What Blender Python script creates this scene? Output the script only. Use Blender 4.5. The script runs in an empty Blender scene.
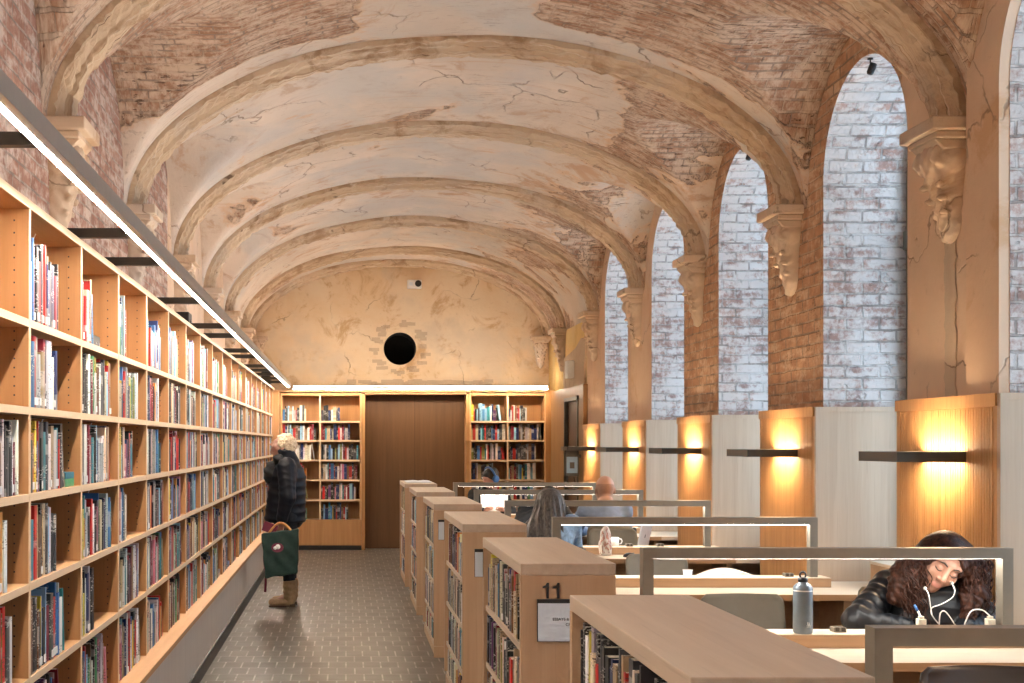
import bpy, math, random
import numpy as np
from mathutils import Vector, Matrix, Euler

# ------------------------------------------------------------------ camera, sky, exposure
scene = bpy.context.scene
COL = scene.collection
cam_data = bpy.data.cameras.new('camera')
cam = bpy.data.objects.new('camera', cam_data)
COL.objects.link(cam)
cam.location = (0, 0, 1.6)
cam.rotation_euler = (math.pi/2, 0, 0)
cam_data.sensor_width = 36.0
cam_data.lens = 36.0*1300/1024
cam_data.shift_x = (512-346)/1024
cam_data.shift_y = (443-341.5)/1024
cam_data.clip_start = 0.05
scene.camera = cam

world = bpy.data.worlds.new('sky')
scene.world = world
world.use_nodes = True
_bg = world.node_tree.nodes['Background']
_bg.inputs[0].default_value = (0.71, 0.86, 1.0, 1)
SKY = 5.3
_bg.inputs[1].default_value = SKY

vs = scene.view_settings
vs.view_transform = 'Standard'
vs.look = 'None'
vs.gamma = 1.0
vs.use_curve_mapping = False
vs.exposure = 0.5
scene.cycles.use_denoising = True
scene.cycles.max_bounces = 8
scene.cycles.diffuse_bounces = 5
scene.cycles.sample_clamp_indirect = 6.0
scene.cycles.caustics_reflective = False
scene.cycles.caustics_refractive = False

# lamp strengths (each lamp's own emission lives with its builder)
L_STRIP_DOWN, L_STRIP_UP = 205.0, 38.0
L_BACK = 62.0
L_DESK = 34.0
L_WALL = 58.0
WARM = (1.0, 0.73, 0.45)
STRIP_C = (1.0, 0.88, 0.74)
DESK_C = (1.0, 0.94, 0.85)

# ------------------------------------------------------------------ place constants (metres)
F = 1300.0
XL, XR, XP = -1.50, 3.12, 3.06        # left wall, right wall face, oak panel face
PITCH = 2.387
YB = 20.0                              # back wall
Y0 = -3.2                              # wall behind the camera
NEAR = [6.11 + PITCH*k for k in range(-4, 5)]     # near corner of every pier
PIERW = 1.114
HALFN = 0.637                          # half width of a window niche
NICHES = [5.473 + PITCH*k for k in range(-3, 5)]  # niche centre lines
RIBS = [6.667 + PITCH*k for k in range(-4, 6)]
XC, VA, ZS, VB = 0.81, 2.31, 3.2, 1.20   # vault: centre, half span, springing, rise
def px(x, y, d):
    return ((x-346)*d/F, d, 1.6-(y-443)*d/F)

# ------------------------------------------------------------------ portals (let the sky in through the windows)
for _i, _y in enumerate(NICHES):
    _l = bpy.data.lights.new('window_portal', 'AREA')
    _l.shape = 'RECTANGLE'; _l.size = 3.3; _l.size_y = 1.3
    _l.cycles.is_portal = True
    _o = bpy.data.objects.new('window_portal', _l)
    COL.objects.link(_o)
    _o.location = (3.86, _y, 2.4)
    _o.rotation_euler = (0, math.radians(90), 0)

# ------------------------------------------------------------------ materials
class NT:
    def __init__(s, name):
        s.m = bpy.data.materials.new(name); s.m.use_nodes = True
        s.t = s.m.node_tree
        s.b = s.t.nodes['Principled BSDF']
    def n(s, typ, ins=None, **props):
        nd = s.t.nodes.new(typ)
        for k, v in props.items(): setattr(nd, k, v)
        for k, v in (ins or {}).items():
            s.set(nd.inputs[k], v)
        return nd
    def set(s, sock, v):
        if isinstance(v, bpy.types.NodeSocket): s.t.links.new(v, sock)
        elif isinstance(v, bpy.types.Node): s.t.links.new(v.outputs[0], sock)
        else:
            if isinstance(v, tuple) and len(v) == 3 and sock.type == 'RGBA': v = (*v, 1)
            sock.default_value = v
    def math(s, op, a, b=0.0, clamp=False):
        return s.n('ShaderNodeMath', {0: a, 1: b}, operation=op, use_clamp=clamp).outputs[0]
    def mix(s, f, a, b, blend='MIX'):
        nd = s.n('ShaderNodeMix', data_type='RGBA', blend_type=blend)
        s.set(nd.inputs[0], f); s.set(nd.inputs[6], a); s.set(nd.inputs[7], b)
        return nd.outputs[2]
    def ramp(s, f, stops, interp='LINEAR'):
        nd = s.n('ShaderNodeValToRGB', {0: f}); r = nd.color_ramp; r.interpolation = interp
        while len(r.elements) < len(stops): r.elements.new(0.5)
        for e, (p, c) in zip(r.elements, stops):
            e.position = p; e.color = (*c, 1) if len(c) == 3 else c
        return nd.outputs[0]
    def sstep(s, f, lo, hi):
        return s.n('ShaderNodeMapRange', {0: f, 1: lo, 2: hi, 3: 0.0, 4: 1.0}, interpolation_type='SMOOTHSTEP').outputs[0]
    def noise(s, vec, scale, detail=4.0, rough=0.55, dist=0.0):
        return s.n('ShaderNodeTexNoise', {'Vector': vec, 'Scale': scale, 'Detail': detail, 'Roughness': rough, 'Distortion': dist}).outputs[0]
    def bump(s, h, strength=0.3, dist=0.01):
        s.set(s.b.inputs['Normal'], s.n('ShaderNodeBump', {'Height': h, 'Strength': strength, 'Distance': dist}).outputs[0])
    def out(s, col=None, rough=None, metal=None, spec=None):
        if col is not None: s.set(s.b.inputs['Base Color'], col)
        if rough is not None: s.set(s.b.inputs['Roughness'], rough)
        if metal is not None: s.set(s.b.inputs['Metallic'], metal)
        if spec is not None: s.set(s.b.inputs['Specular IOR Level'], spec)
        return s.m
    def obj(s): return s.n('ShaderNodeTexCoord').outputs['Object']
    def geo(s): return s.n('ShaderNodeNewGeometry').outputs['Position']
    def uv(s): return s.n('ShaderNodeUVMap', uv_map='UVMap').outputs[0]

def plain(name, c, rough=0.5, metal=0.0, var=0.08, scale=20.0, spec=0.4):
    k = NT(name)
    f = k.noise(k.obj(), scale, 3)
    lo = tuple(max(0, x*(1-var)) for x in c); hi = tuple(min(1, x*(1+var)) for x in c)
    return k.out(k.ramp(f, [(0.3, lo), (0.7, hi)]), rough, metal, spec)

def wood(name, c1, c2, axis=2, rough=0.45, scale=1.0, streak=18.0):
    k = NT(name)
    sc = [streak]*3; sc[axis] = 0.9
    mp = k.n('ShaderNodeMapping', {'Vector': k.obj(), 'Scale': tuple(x*scale for x in sc)})
    f = k.noise(mp.outputs[0], 1.0, 5, 0.6, 0.4)
    sc2 = [streak*6]*3; sc2[axis] = 3.0
    mp2 = k.n('ShaderNodeMapping', {'Vector': k.obj(), 'Scale': tuple(x*scale for x in sc2)})
    g = k.noise(mp2.outputs[0], 1.0, 2)
    base = k.ramp(f, [(0.3, c1), (0.7, c2)])
    dark = tuple(x*0.72 for x in c1)
    fine = k.sstep(g, 0.58, 0.78)
    col = k.mix(k.math('MULTIPLY', fine, 0.4), base, dark)
    k.bump(g, 0.12, 0.002)
    return k.out(col, rough, 0, 0.35)

def emit(name, c, s):
    k = NT(name)
    k.set(k.b.inputs['Base Color'], (0.8, 0.8, 0.8))
    k.set(k.b.inputs['Emission Color'], c)
    k.set(k.b.inputs['Emission Strength'], s)
    return k.m

def brick_nodes(k, vec, ca, cb, mortar, wash=0.0, washcol=(0.75, 0.72, 0.70), bw=0.225, rh=0.078, gapdark=0.6):
    """brick colour and height sockets"""
    wob = k.n('ShaderNodeTexNoise', {'Vector': vec, 'Scale': 5.0, 'Detail': 3.0})
    sub = k.n('ShaderNodeVectorMath', {0: wob.outputs['Color'], 1: (0.5, 0.5, 0.5)}, operation='SUBTRACT')
    scl = k.n('ShaderNodeVectorMath', {0: sub.outputs[0], 'Scale': 0.022}, operation='SCALE')
    v2 = k.n('ShaderNodeVectorMath', {0: vec, 1: scl.outputs[0]}, operation='ADD').outputs[0]
    br = k.n('ShaderNodeTexBrick', {'Vector': v2, 'Color1': ca, 'Color2': cb, 'Mortar': mortar, 'Scale': 1.0, 'Mortar Size': 0.008,
             'Mortar Smooth': 0.35, 'Bias': 0.0, 'Brick Width': bw, 'Row Height': rh}, offset=0.5)
    tone = k.noise(vec, 9.0, 4)
    col = k.mix(0.75, br.outputs[0], k.ramp(tone, [(0.25, (0.45, 0.42, 0.42)), (0.75, (1.0, 1.0, 1.0))]), 'MULTIPLY')
    if wash > 0:
        w = k.noise(vec, 2.6, 6, 0.7)
        wf = k.noise(vec, 22.0, 3, 0.7)
        pb = k.noise(k.n('ShaderNodeMapping', {'Vector': vec, 'Scale': (4.4, 12.8, 1.0)}).outputs[0], 1.0, 1)
        m = k.sstep(k.math('ADD', k.math('ADD', k.math('MULTIPLY', w, 0.6), k.math('MULTIPLY', pb, 0.4)), k.math('MULTIPLY', wf, 0.45)), 0.96-wash*0.6, 1.14-wash*0.6)
        col = k.mix(k.math('MULTIPLY', m, 0.85), col, washcol)
    gap = k.math('MULTIPLY', k.sstep(br.outputs['Fac'], 0.35, 0.8), k.sstep(k.noise(vec, 5.0, 4, 0.6), 0.44, 0.58))
    col = k.mix(k.math('MULTIPLY', gap, gapdark), col, (0.16, 0.12, 0.10))
    pits = k.noise(vec, 30.0, 3, 0.6)
    chip = k.sstep(k.noise(vec, 7.0, 5, 0.65), 0.60, 0.66)
    h = k.math('SUBTRACT', k.math('MULTIPLY', pits, 0.6), br.outputs['Fac'])
    h = k.math('SUBTRACT', h, k.math('MULTIPLY', chip, 0.6))
    return col, h

def brick_mat(name, ca, cb, mortar, wash, washcol=(0.75, 0.72, 0.70), strength=0.9):
    k = NT(name)
    col, h = brick_nodes(k, k.uv(), ca, cb, mortar, wash, washcol)
    k.bump(h, strength, 0.016)
    return k.out(col, 0.9, 0, 0.2)

def plaster_nodes(k, vec, a, b, stain, grey):
    n1 = k.noise(vec, 0.7, 6, 0.6, 0.3)
    n2 = k.noise(vec, 2.3, 8, 0.68, 0.6)
    n3 = k.noise(vec, 11.0, 5, 0.7)
    c = k.mix(k.sstep(n1, 0.38, 0.62), a, b)
    c = k.mix(k.math('MULTIPLY', k.sstep(n2, 0.52, 0.66), 0.85), c, stain)
    g = k.noise(k.n('ShaderNodeVectorMath', {0: vec, 1: (7.3, 3.1, 1.7)}, operation='ADD').outputs[0], 0.9, 5, 0.6)
    c = k.mix(k.math('MULTIPLY', k.sstep(g, 0.50, 0.66), 0.7), c, grey)
    c = k.mix(k.math('MULTIPLY', k.sstep(n3, 0.60, 0.75), 0.35), c, tuple(x*0.55 for x in stain))
    warp = k.n('ShaderNodeTexNoise', {'Vector': vec, 'Scale': 2.0, 'Detail': 5.0})
    wv = k.n('ShaderNodeVectorMath', {0: vec, 1: k.n('ShaderNodeVectorMath', {0: warp.outputs['Color'], 'Scale': 0.7}, operation='SCALE').outputs[0]}, operation='ADD').outputs[0]
    vo = k.n('ShaderNodeTexVoronoi', {'Vector': wv, 'Scale': 1.1}, feature='DISTANCE_TO_EDGE')
    crack = k.math('SUBTRACT', 1.0, k.sstep(vo.outputs[0], 0.0, 0.012))
    gate = k.sstep(k.noise(vec, 1.3, 2), 0.5, 0.6)
    crack = k.math('MULTIPLY', crack, gate)
    c = k.mix(k.math('MULTIPLY', crack, 0.6), c, (0.16, 0.11, 0.08))
    h = k.math('SUBTRACT', k.math('ADD', k.math('MULTIPLY', n2, 0.8), k.math('MULTIPLY', n3, 0.35)), k.math('MULTIPLY', crack, 0.7))
    return c, h

def plaster_mat(name, a, b, stain, grey, strength=0.5):
    k = NT(name)
    c, h = plaster_nodes(k, k.geo(), a, b, stain, grey)
    k.bump(h, strength, 0.02)
    return k.out(c, 0.85, 0, 0.25)

def vault_mat():
    k = NT('vault_plaster_and_brick')
    P = k.geo()
    sx = k.n('ShaderNodeSeparateXYZ', {0: P})
    X, Y = sx.outputs[0], sx.outputs[1]
    stretch = k.n('ShaderNodeMapping', {'Vector': P, 'Scale': (1.0, 0.8, 1.0)}).outputs[0]
    c, h = plaster_nodes(k, stretch, (0.66, 0.55, 0.46), (0.55, 0.46, 0.385), (0.45, 0.28, 0.175), (0.46, 0.44, 0.43))
    # streaks that run round the vault along the ribs
    st = k.n('ShaderNodeMapping', {'Vector': P, 'Scale': (0.7, 9.0, 0.7)}).outputs[0]
    sn = k.noise(st, 1.2, 6, 0.7, 0.6)
    c = k.mix(k.math('MULTIPLY', k.sstep(sn, 0.56, 0.70), 0.6), c, (0.50, 0.31, 0.18))
    c = k.mix(k.math('MULTIPLY', k.sstep(k.noise(st, 2.9, 5, 0.7, 0.4), 0.66, 0.74), 0.55), c, (0.20, 0.13, 0.09))
    bc, bh = brick_nodes(k, k.uv(), (0.45, 0.27, 0.18), (0.36, 0.20, 0.125), (0.50, 0.36, 0.26), 0.55, (0.56, 0.43, 0.33), 0.2, 0.058)
    crown = k.math('MULTIPLY', k.sstep(X, -0.9, 0.2), k.math('SUBTRACT', 1.0, k.sstep(X, 1.0, 1.9)))
    gz = k.sstep(k.noise(stretch, 0.8, 6, 0.62, 0.5), 0.42, 0.60)
    c = k.mix(k.math('MULTIPLY', k.math('MULTIPLY', crown, gz), 0.75), c, (0.50, 0.475, 0.45))
    near = k.math('SUBTRACT', 1.0, k.sstep(Y, 8.45, 8.75))
    left = k.math('SUBTRACT', 1.0, k.sstep(X, -0.15, 0.35))
    right = k.sstep(X, 0.9, 1.6)
    flank = k.math('MULTIPLY', near, k.math('ADD', left, right, True))
    far_r = k.math('MULTIPLY', k.sstep(X, 1.3, 2.5), 0.62)
    bias = k.math('ADD', k.math('MULTIPLY', flank, 0.75), k.math('MULTIPLY', far_r, 0.6))
    m = k.math('ADD', k.noise(P, 0.95, 8, 0.62, 0.25), k.math('MULTIPLY', bias, 0.42))
    mask = k.sstep(m, 0.645, 0.665)
    edge = k.math('MULTIPLY', k.sstep(m, 0.60, 0.645), k.math('SUBTRACT', 1.0, mask))
    c = k.mix(k.math('MULTIPLY', edge, 0.5), c, (0.60, 0.36, 0.2))
    col = k.mix(mask, c, bc)
    # short open joints and chips along the courses
    ds = k.n('ShaderNodeMapping', {'Vector': k.uv(), 'Scale': (7.0, 46.0, 1.0)}).outputs[0]
    dn = k.noise(ds, 1.0, 3, 0.6)
    dens = k.noise(P, 1.7, 3)
    dash = k.sstep(k.math('ADD', dn, k.math('MULTIPLY', k.math('SUBTRACT', dens, 0.5), 0.5)), 0.635, 0.69)
    dash = k.math('MULTIPLY', dash, k.math('ADD', k.math('MULTIPLY', mask, 0.75), 0.25))
    col = k.mix(k.math('MULTIPLY', dash, 0.75), col, (0.10, 0.055, 0.035))
    hh = k.math('ADD', k.math('MULTIPLY', k.math('SUBTRACT', 1.0, mask), k.math('ADD', h, 1.2)), k.math('MULTIPLY', mask, k.math('MULTIPLY', bh, 0.8)))
    hh = k.math('SUBTRACT', hh, dash)
    k.bump(hh, 0.9, 0.02)
    return k.out(col, 0.88, 0, 0.2)

M = {}
M['oak_case'] = wood('oak_case', (0.41, 0.255, 0.145), (0.50, 0.325, 0.20), 2, 0.45)
M['oak_case_y'] = wood('oak_case_y', (0.42, 0.315, 0.23), (0.50, 0.39, 0.295), 1, 0.4)
M['beech'] = wood('beech_shelving', (0.36, 0.175, 0.07), (0.45, 0.23, 0.095), 2, 0.5)
M['beech_y'] = wood('beech_shelving_y', (0.50, 0.27, 0.12), (0.60, 0.35, 0.17), 1, 0.5)
M['beech_edge'] = wood('beech_edge', (0.66, 0.47, 0.29), (0.74, 0.55, 0.36), 1, 0.5)
M['plinth'] = wood('plinth_veneer', (0.58, 0.515, 0.45), (0.66, 0.59, 0.52), 2, 0.4)
M['back_wood'] = wood('back_panel_veneer', (0.088, 0.041, 0.016), (0.122, 0.058, 0.024), 2, 0.5)
M['corner_wood'] = wood('corner_veneer', (0.20, 0.098, 0.036), (0.27, 0.14, 0.055), 2, 0.5)
M['back_case'] = wood('back_case_veneer', (0.36, 0.18, 0.07), (0.46, 0.24, 0.10), 2, 0.5)
M['panel_gold'] = wood('panel_gold', (0.44, 0.225, 0.085), (0.58, 0.32, 0.13), 2, 0.5, 1.0, 26.0)
M['panel_pale'] = wood('panel_pale', (0.465, 0.345, 0.245), (0.54, 0.415, 0.305), 2, 0.5, 1.0, 22.0)
M['desk_wood'] = wood('desk_wood', (0.66, 0.53, 0.39), (0.72, 0.60, 0.47), 0, 0.35)
M['desk_edge'] = wood('desk_edge', (0.42, 0.26, 0.145), (0.50, 0.32, 0.19), 0, 0.45)
M['frame_metal'] = plain('frame_metal', (0.235, 0.215, 0.18), 0.42, 0.35, 0.05)
M['lamp_metal'] = plain('lamp_metal', (0.085, 0.075, 0.062), 0.4, 0.5, 0.05)
M['strip_metal'] = plain('strip_metal', (0.34, 0.33, 0.31), 0.35, 0.6, 0.04)
M['bracket'] = plain('bracket_metal', (0.055, 0.047, 0.04), 0.5, 0.3, 0.05)
M['black'] = plain('black_plastic', (0.018, 0.018, 0.02), 0.45, 0, 0.1)
M['dark'] = plain('dark_void', (0.008, 0.007, 0.006), 0.9, 0, 0.1)
M['skirt'] = plain('dark_skirting', (0.035, 0.034, 0.036), 0.5, 0, 0.1)
M['white'] = plain('white_plastic', (0.75, 0.75, 0.74), 0.4, 0, 0.03)
M['paper'] = plain('paper', (0.80, 0.79, 0.76), 0.7, 0, 0.03)
M['sign_paper'] = plain('sign_paper', (0.62, 0.68, 0.76), 0.5, 0, 0.03)
M['page'] = plain('page_paper', (0.66, 0.60, 0.49), 0.8, 0, 0.12, 90.0)
M['wire'] = plain('wire_steel', (0.72, 0.72, 0.72), 0.3, 0.6, 0.02)
M['shell'] = plain('chair_shell', (0.17, 0.155, 0.12), 0.45, 0, 0.04)
M['shell_dark'] = plain('chair_shell_dark', (0.035, 0.025, 0.022), 0.4, 0, 0.04)
M['chrome'] = plain('chair_leg_metal', (0.3, 0.29, 0.27), 0.3, 0.8, 0.03)
M['win_frame'] = plain('window_frame_paint', (0.14, 0.165, 0.155), 0.4, 0, 0.05)
M['stone'] = plaster_mat('carved_stone', (0.60, 0.45, 0.32), (0.66, 0.53, 0.41), (0.46, 0.30, 0.18), (0.52, 0.45, 0.39), 0.6)
def rib_mat():
    k = NT('rib_stone'); P = k.geo()
    c, h = plaster_nodes(k, P, (0.54, 0.40, 0.27), (0.62, 0.49, 0.36), (0.34, 0.21, 0.12), (0.46, 0.38, 0.31))
    st = k.n('ShaderNodeMapping', {'Vector': P, 'Scale': (1.4, 26.0, 1.4)}).outputs[0]
    n = k.noise(st, 1.0, 5, 0.65, 0.5)
    c = k.mix(k.math('MULTIPLY', k.sstep(n, 0.52, 0.66), 0.65), c, (0.30, 0.18, 0.10))
    c = k.mix(k.math('MULTIPLY', k.sstep(n, 0.36, 0.46), 0.0), c, (0.7, 0.6, 0.5))
    w = k.sstep(k.noise(st, 2.1, 4, 0.6), 0.60, 0.66)
    c = k.mix(k.math('MULTIPLY', w, 0.6), c, (0.70, 0.60, 0.48))
    d = k.sstep(k.noise(k.n('ShaderNodeMapping', {'Vector': P, 'Scale': (3.0, 40.0, 3.0)}).outputs[0], 1.0, 3, 0.6), 0.66, 0.70)
    c = k.mix(k.math('MULTIPLY', d, 0.8), c, (0.09, 0.05, 0.03))
    k.bump(k.math('SUBTRACT', k.math('ADD', h, n), d), 1.0, 0.02)
    return k.out(c, 0.88, 0, 0.2)
M['rib'] = rib_mat()
M['vault'] = vault_mat()
M['brick_lamplit'] = brick_mat('brick_lamplit', (0.68, 0.42, 0.26), (0.60, 0.34, 0.20), (0.66, 0.49, 0.34), 0.45, (0.70, 0.52, 0.36), 1.0)  # pier brick: the wall lamps' warm uplight is put into this lighter colour
M['brick_left'] = brick_mat('brick_left', (0.47, 0.27, 0.20), (0.39, 0.205, 0.15), (0.55, 0.43, 0.36), 0.5, (0.60, 0.49, 0.42), 1.0)
M['brick_white'] = brick_mat('brick_white', (0.50, 0.32, 0.26), (0.40, 0.27, 0.24), (0.50, 0.45, 0.42), 0.62, (0.64, 0.615, 0.60), 1.0)
M['plaster_pier'] = plaster_mat('plaster_pier', (0.66, 0.47, 0.33), (0.70, 0.53, 0.39), (0.58, 0.37, 0.22), (0.60, 0.46, 0.35), 0.4)
M['plaster_back'] = plaster_mat('plaster_back', (0.70, 0.52, 0.33), (0.74, 0.61, 0.45), (0.50, 0.31, 0.15), (0.58, 0.49, 0.39), 0.6)
M['plaster_yellow'] = plaster_mat('plaster_yellow', (0.70, 0.49, 0.19), (0.72, 0.53, 0.24), (0.58, 0.38, 0.14), (0.64, 0.48, 0.26), 0.3)
M['gold_lintel'] = plaster_mat('worn_render', (0.50, 0.38, 0.27), (0.56, 0.44, 0.32), (0.36, 0.24, 0.15), (0.44, 0.37, 0.30), 0.6)

def glass_mat():
    k = NT('window_glass')
    tr = k.n('ShaderNodeBsdfTransparent', {0: (0.93, 0.97, 1.0)})
    gl = k.n('ShaderNodeBsdfGlossy', {0: (1, 1, 1), 'Roughness': 0.03})
    mx = k.n('ShaderNodeMixShader', {0: 0.06, 1: tr.outputs[0], 2: gl.outputs[0]})
    k.t.links.new(mx.outputs[0], k.t.nodes['Material Output'].inputs[0])
    return k.m
M['glass'] = glass_mat()

def floor_mat():
    k = NT('brick_paver_floor')
    P = k.geo()
    br = k.n('ShaderNodeTexBrick', {'Vector': P, 'Color1': (0.056, 0.045, 0.036), 'Color2': (0.095, 0.077, 0.061), 'Mortar': (0.34, 0.325, 0.30), 'Scale': 1.0,
             'Mortar Size': 0.006, 'Mortar Smooth': 0.2, 'Bias': 0.0, 'Brick Width': 0.125, 'Row Height': 0.25}, offset=0.5)
    t = k.noise(P, 4.0, 4)
    col = k.mix(0.6, br.outputs[0], k.ramp(t, [(0.3, (0.62, 0.60, 0.58)), (0.7, (1, 1, 1))]), 'MULTIPLY')
    worn = k.noise(P, 9.0, 3)
    col = k.mix(k.math('MULTIPLY', k.math('MULTIPLY', br.outputs['Fac'], 0.8), k.sstep(worn, 0.62, 0.40)), col, (0.11, 0.095, 0.08))
    tilt = k.noise(P, 6.0, 2)
    k.bump(k.math('MULTIPLY', br.outputs['Fac'], -0.5), 0.35, 0.003)
    rg = k.ramp(t, [(0.3, (0.285, 0.285, 0.285)), (0.7, (0.36, 0.36, 0.36))])
    return k.out(col, rg, 0, 0.28)
M['floor'] = floor_mat()

def book_mat():
    """cover colour comes from the mesh; printed spine marks from stretched noise"""
    k = NT('book_cover')
    a = k.n('ShaderNodeAttribute', attribute_name='Col')
    uv = k.uv()
    mp = k.n('ShaderNodeMapping', {'Vector': uv, 'Scale': (60.0, 150.0, 1.0)}).outputs[0]
    f = k.noise(mp, 1.0, 2, 0.5)
    mp2 = k.n('ShaderNodeMapping', {'Vector': uv, 'Scale': (3.0, 9.0, 1.0)}).outputs[0]
    g = k.noise(mp2, 1.0, 2, 0.5)
    mark = k.math('MULTIPLY', k.sstep(f, 0.53, 0.60), k.sstep(g, 0.51, 0.56))
    hsv = k.n('ShaderNodeSeparateColor', {0: a.outputs['Color']}, mode='HSV')
    ink = k.mix(k.sstep(hsv.outputs[2], 0.28, 0.34), (0.62, 0.60, 0.55), (0.05, 0.045, 0.05))
    band = k.sstep(k.noise(k.n('ShaderNodeMapping', {'Vector': uv, 'Scale': (0.5, 7.0, 1.0)}).outputs[0], 1.0, 1), 0.64, 0.66)
    c = k.mix(k.math('MULTIPLY', band, 0.35), a.outputs['Color'], (0.75, 0.72, 0.66))
    c = k.mix(k.math('MULTIPLY', mark, 0.75), c, ink)
    return k.out(c, 0.42, 0, 0.4)
M['book'] = book_mat()

# ------------------------------------------------------------------ mesh helpers
class MB:
    """collects shapes for ONE mesh object"""
    def __init__(s): s.v = []; s.f = []; s.mi = []; s.uv = []; s.col = []; s.mats = []; s.sm = []
    def slot(s, m):
        if m not in s.mats: s.mats.append(m)
        return s.mats.index(m)
    def add(s, vs, fs, m, uvs=None, col=None, smooth=False):
        b = len(s.v); s.v.extend(tuple(v) for v in vs); k = s.slot(m)
        for i, f in enumerate(fs):
            s.f.append(tuple(b+j for j in f)); s.mi.append(k); s.sm.append(smooth)
            s.uv.append(uvs[i] if uvs else None); s.col.append(col)
        return s
    def box(s, x0, x1, y0, y1, z0, z1, m, R=None, T=None, col=None):
        vs = [Vector((x, y, z)) for x in (x0, x1) for y in (y0, y1) for z in (z0, z1)]
        if R is not None: vs = [R @ v for v in vs]
        if T is not None: vs = [v+Vector(T) for v in vs]
        fs = [(0,1,3,2), (4,6,7,5), (0,4,5,1), (2,3,7,6), (0,2,6,4), (1,5,7,3)]
        uvs = []
        P = [(x, y, z) for x in (x0, x1) for y in (y0, y1) for z in (z0, z1)]
        for i, f in enumerate(fs):
            ax = (1, 2) if i < 2 else (0, 2) if i < 4 else (0, 1)
            uvs.append([(P[j][ax[0]], P[j][ax[1]]) for j in f])
        return s.add(vs, fs, m, uvs, col)
    def tube(s, pts, r, m, n=8, closed=False, cap=True, radii=None):
        pts = [Vector(p) for p in pts]; N = len(pts); vs = []; prev = None
        for i, p in enumerate(pts):
            a = pts[(i-1) % N] if (i > 0 or closed) else p
            b = pts[(i+1) % N] if (i < N-1 or closed) else p
            t = (b-a).normalized()
            if prev is None:
                u = t.orthogonal().normalized()
            else:
                u = (prev - t*prev.dot(t))
                u = u.normalized() if u.length > 1e-6 else t.orthogonal().normalized()
            prev = u; w = t.cross(u); rr = radii[i] if radii else r
            for j in range(n):
                a_ = 2*math.pi*j/n
                vs.append(p + (u*math.cos(a_)+w*math.sin(a_))*rr)
        fs = []
        for i in range(N if closed else N-1):
            i2 = (i+1) % N
            for j in range(n):
                j2 = (j+1) % n
                fs.append((i*n+j, i*n+j2, i2*n+j2, i2*n+j))
        s.add(vs, fs, m, smooth=True)
        if cap and not closed:
            b = len(s.v)-len(vs); k = s.slot(m)
            for ring in (range(n-1, -1, -1), range((N-1)*n, N*n)):
                s.f.append(tuple(b+j for j in ring)); s.mi.append(k); s.sm.append(False); s.uv.append(None); s.col.append(None)
        return s
    def lathe(s, prof, c, m, n=24, axis='Z', R=None):
        """prof: [(radius, height)]"""
        vs = []
        for r, h in prof:
            for j in range(n):
                a = 2*math.pi*j/n
                v = Vector((r*math.cos(a), r*math.sin(a), h))
                if axis == 'X': v = Vector((h, v.x, v.y))
                if axis == 'Y': v = Vector((v.x, h, v.y))
                if R is not None: v = R @ v
                vs.append(v+Vector(c))
        fs = []
        for i in range(len(prof)-1):
            for j in range(n):
                j2 = (j+1) % n
                fs.append((i*n+j, i*n+j2, (i+1)*n+j2, (i+1)*n+j))
        return s.add(vs, fs, m, smooth=True)
    def prism(s, poly, axis, a, b, m):
        """poly in the two other axes (in x,y,z order), extruded from a to b along axis"""
        def mk(p, h):
            if axis == 0: return (h, p[0], p[1])
            if axis == 1: return (p[0], h, p[1])
            return (p[0], p[1], h)
        n = len(poly)
        vs = [mk(p, a) for p in poly]+[mk(p, b) for p in poly]
        fs = [tuple(range(n-1, -1, -1)), tuple(range(n, 2*n))]
        fs += [(i, (i+1) % n, n+(i+1) % n, n+i) for i in range(n)]
        return s.add(vs, fs, m)
    def build(s, name, parent=None, off=(0, 0, 0), bevel=0.0, fix=True):
        me = bpy.data.meshes.new(name)
        o3 = Vector(off)
        me.from_pydata([tuple(Vector(v)-o3) for v in s.v], [], s.f)
        for m in s.mats: me.materials.append(M[m] if isinstance(m, str) else m)
        me.polygons.foreach_set('material_index', s.mi)
        me.polygons.foreach_set('use_smooth', s.sm)
        if any(u is not None for u in s.uv):
            lay = me.uv_layers.new(name='UVMap'); buf = []
            for f, u in zip(s.f, s.uv): buf.extend(u if u is not None else [(0.0, 0.0)]*len(f))
            lay.data.foreach_set('uv', [x for p in buf for x in p])
        if any(c is not None for c in s.col):
            at = me.color_attributes.new('Col', 'FLOAT_COLOR', 'CORNER'); buf = []
            for f, c in zip(s.f, s.col): buf.extend([(*(c or (0.5, 0.5, 0.5)), 1.0)]*len(f))
            at.data.foreach_set('color', [x for p in buf for x in p])
        me.update()
        if fix:
            import bmesh
            bm = bmesh.new(); bm.from_mesh(me); bmesh.ops.recalc_face_normals(bm, faces=bm.faces); bm.to_mesh(me); bm.free()
        o = bpy.data.objects.new(name, me); COL.objects.link(o)
        if parent is not None: o.parent = parent
        if bevel > 0:
            md = o.modifiers.new('bevel', 'BEVEL'); md.width = bevel; md.segments = 2; md.limit_method = 'ANGLE'; md.harden_normals = False
        return o

def tag(o, label, cat, group=None, kind=None):
    o['label'] = label; o['category'] = cat
    if group: o['group'] = group
    if kind: o['kind'] = kind
    return o
def empty(name, loc, label, cat, group=None, rz=0.0):
    o = bpy.data.objects.new(name, None); COL.objects.link(o)
    o.empty_display_size = 0.1
    o.location = loc; o.rotation_euler = (0, 0, rz)
    return tag(o, label, cat, group)
def struct(o):
    o['kind'] = 'structure'; return o
def copy_tree(o, parent=None):
    kids = [c for c in o.children]
    c = o.copy(); COL.objects.link(c)
    if parent is not None: c.parent = parent
    for k in kids: copy_tree(k, c)
    return c

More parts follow.
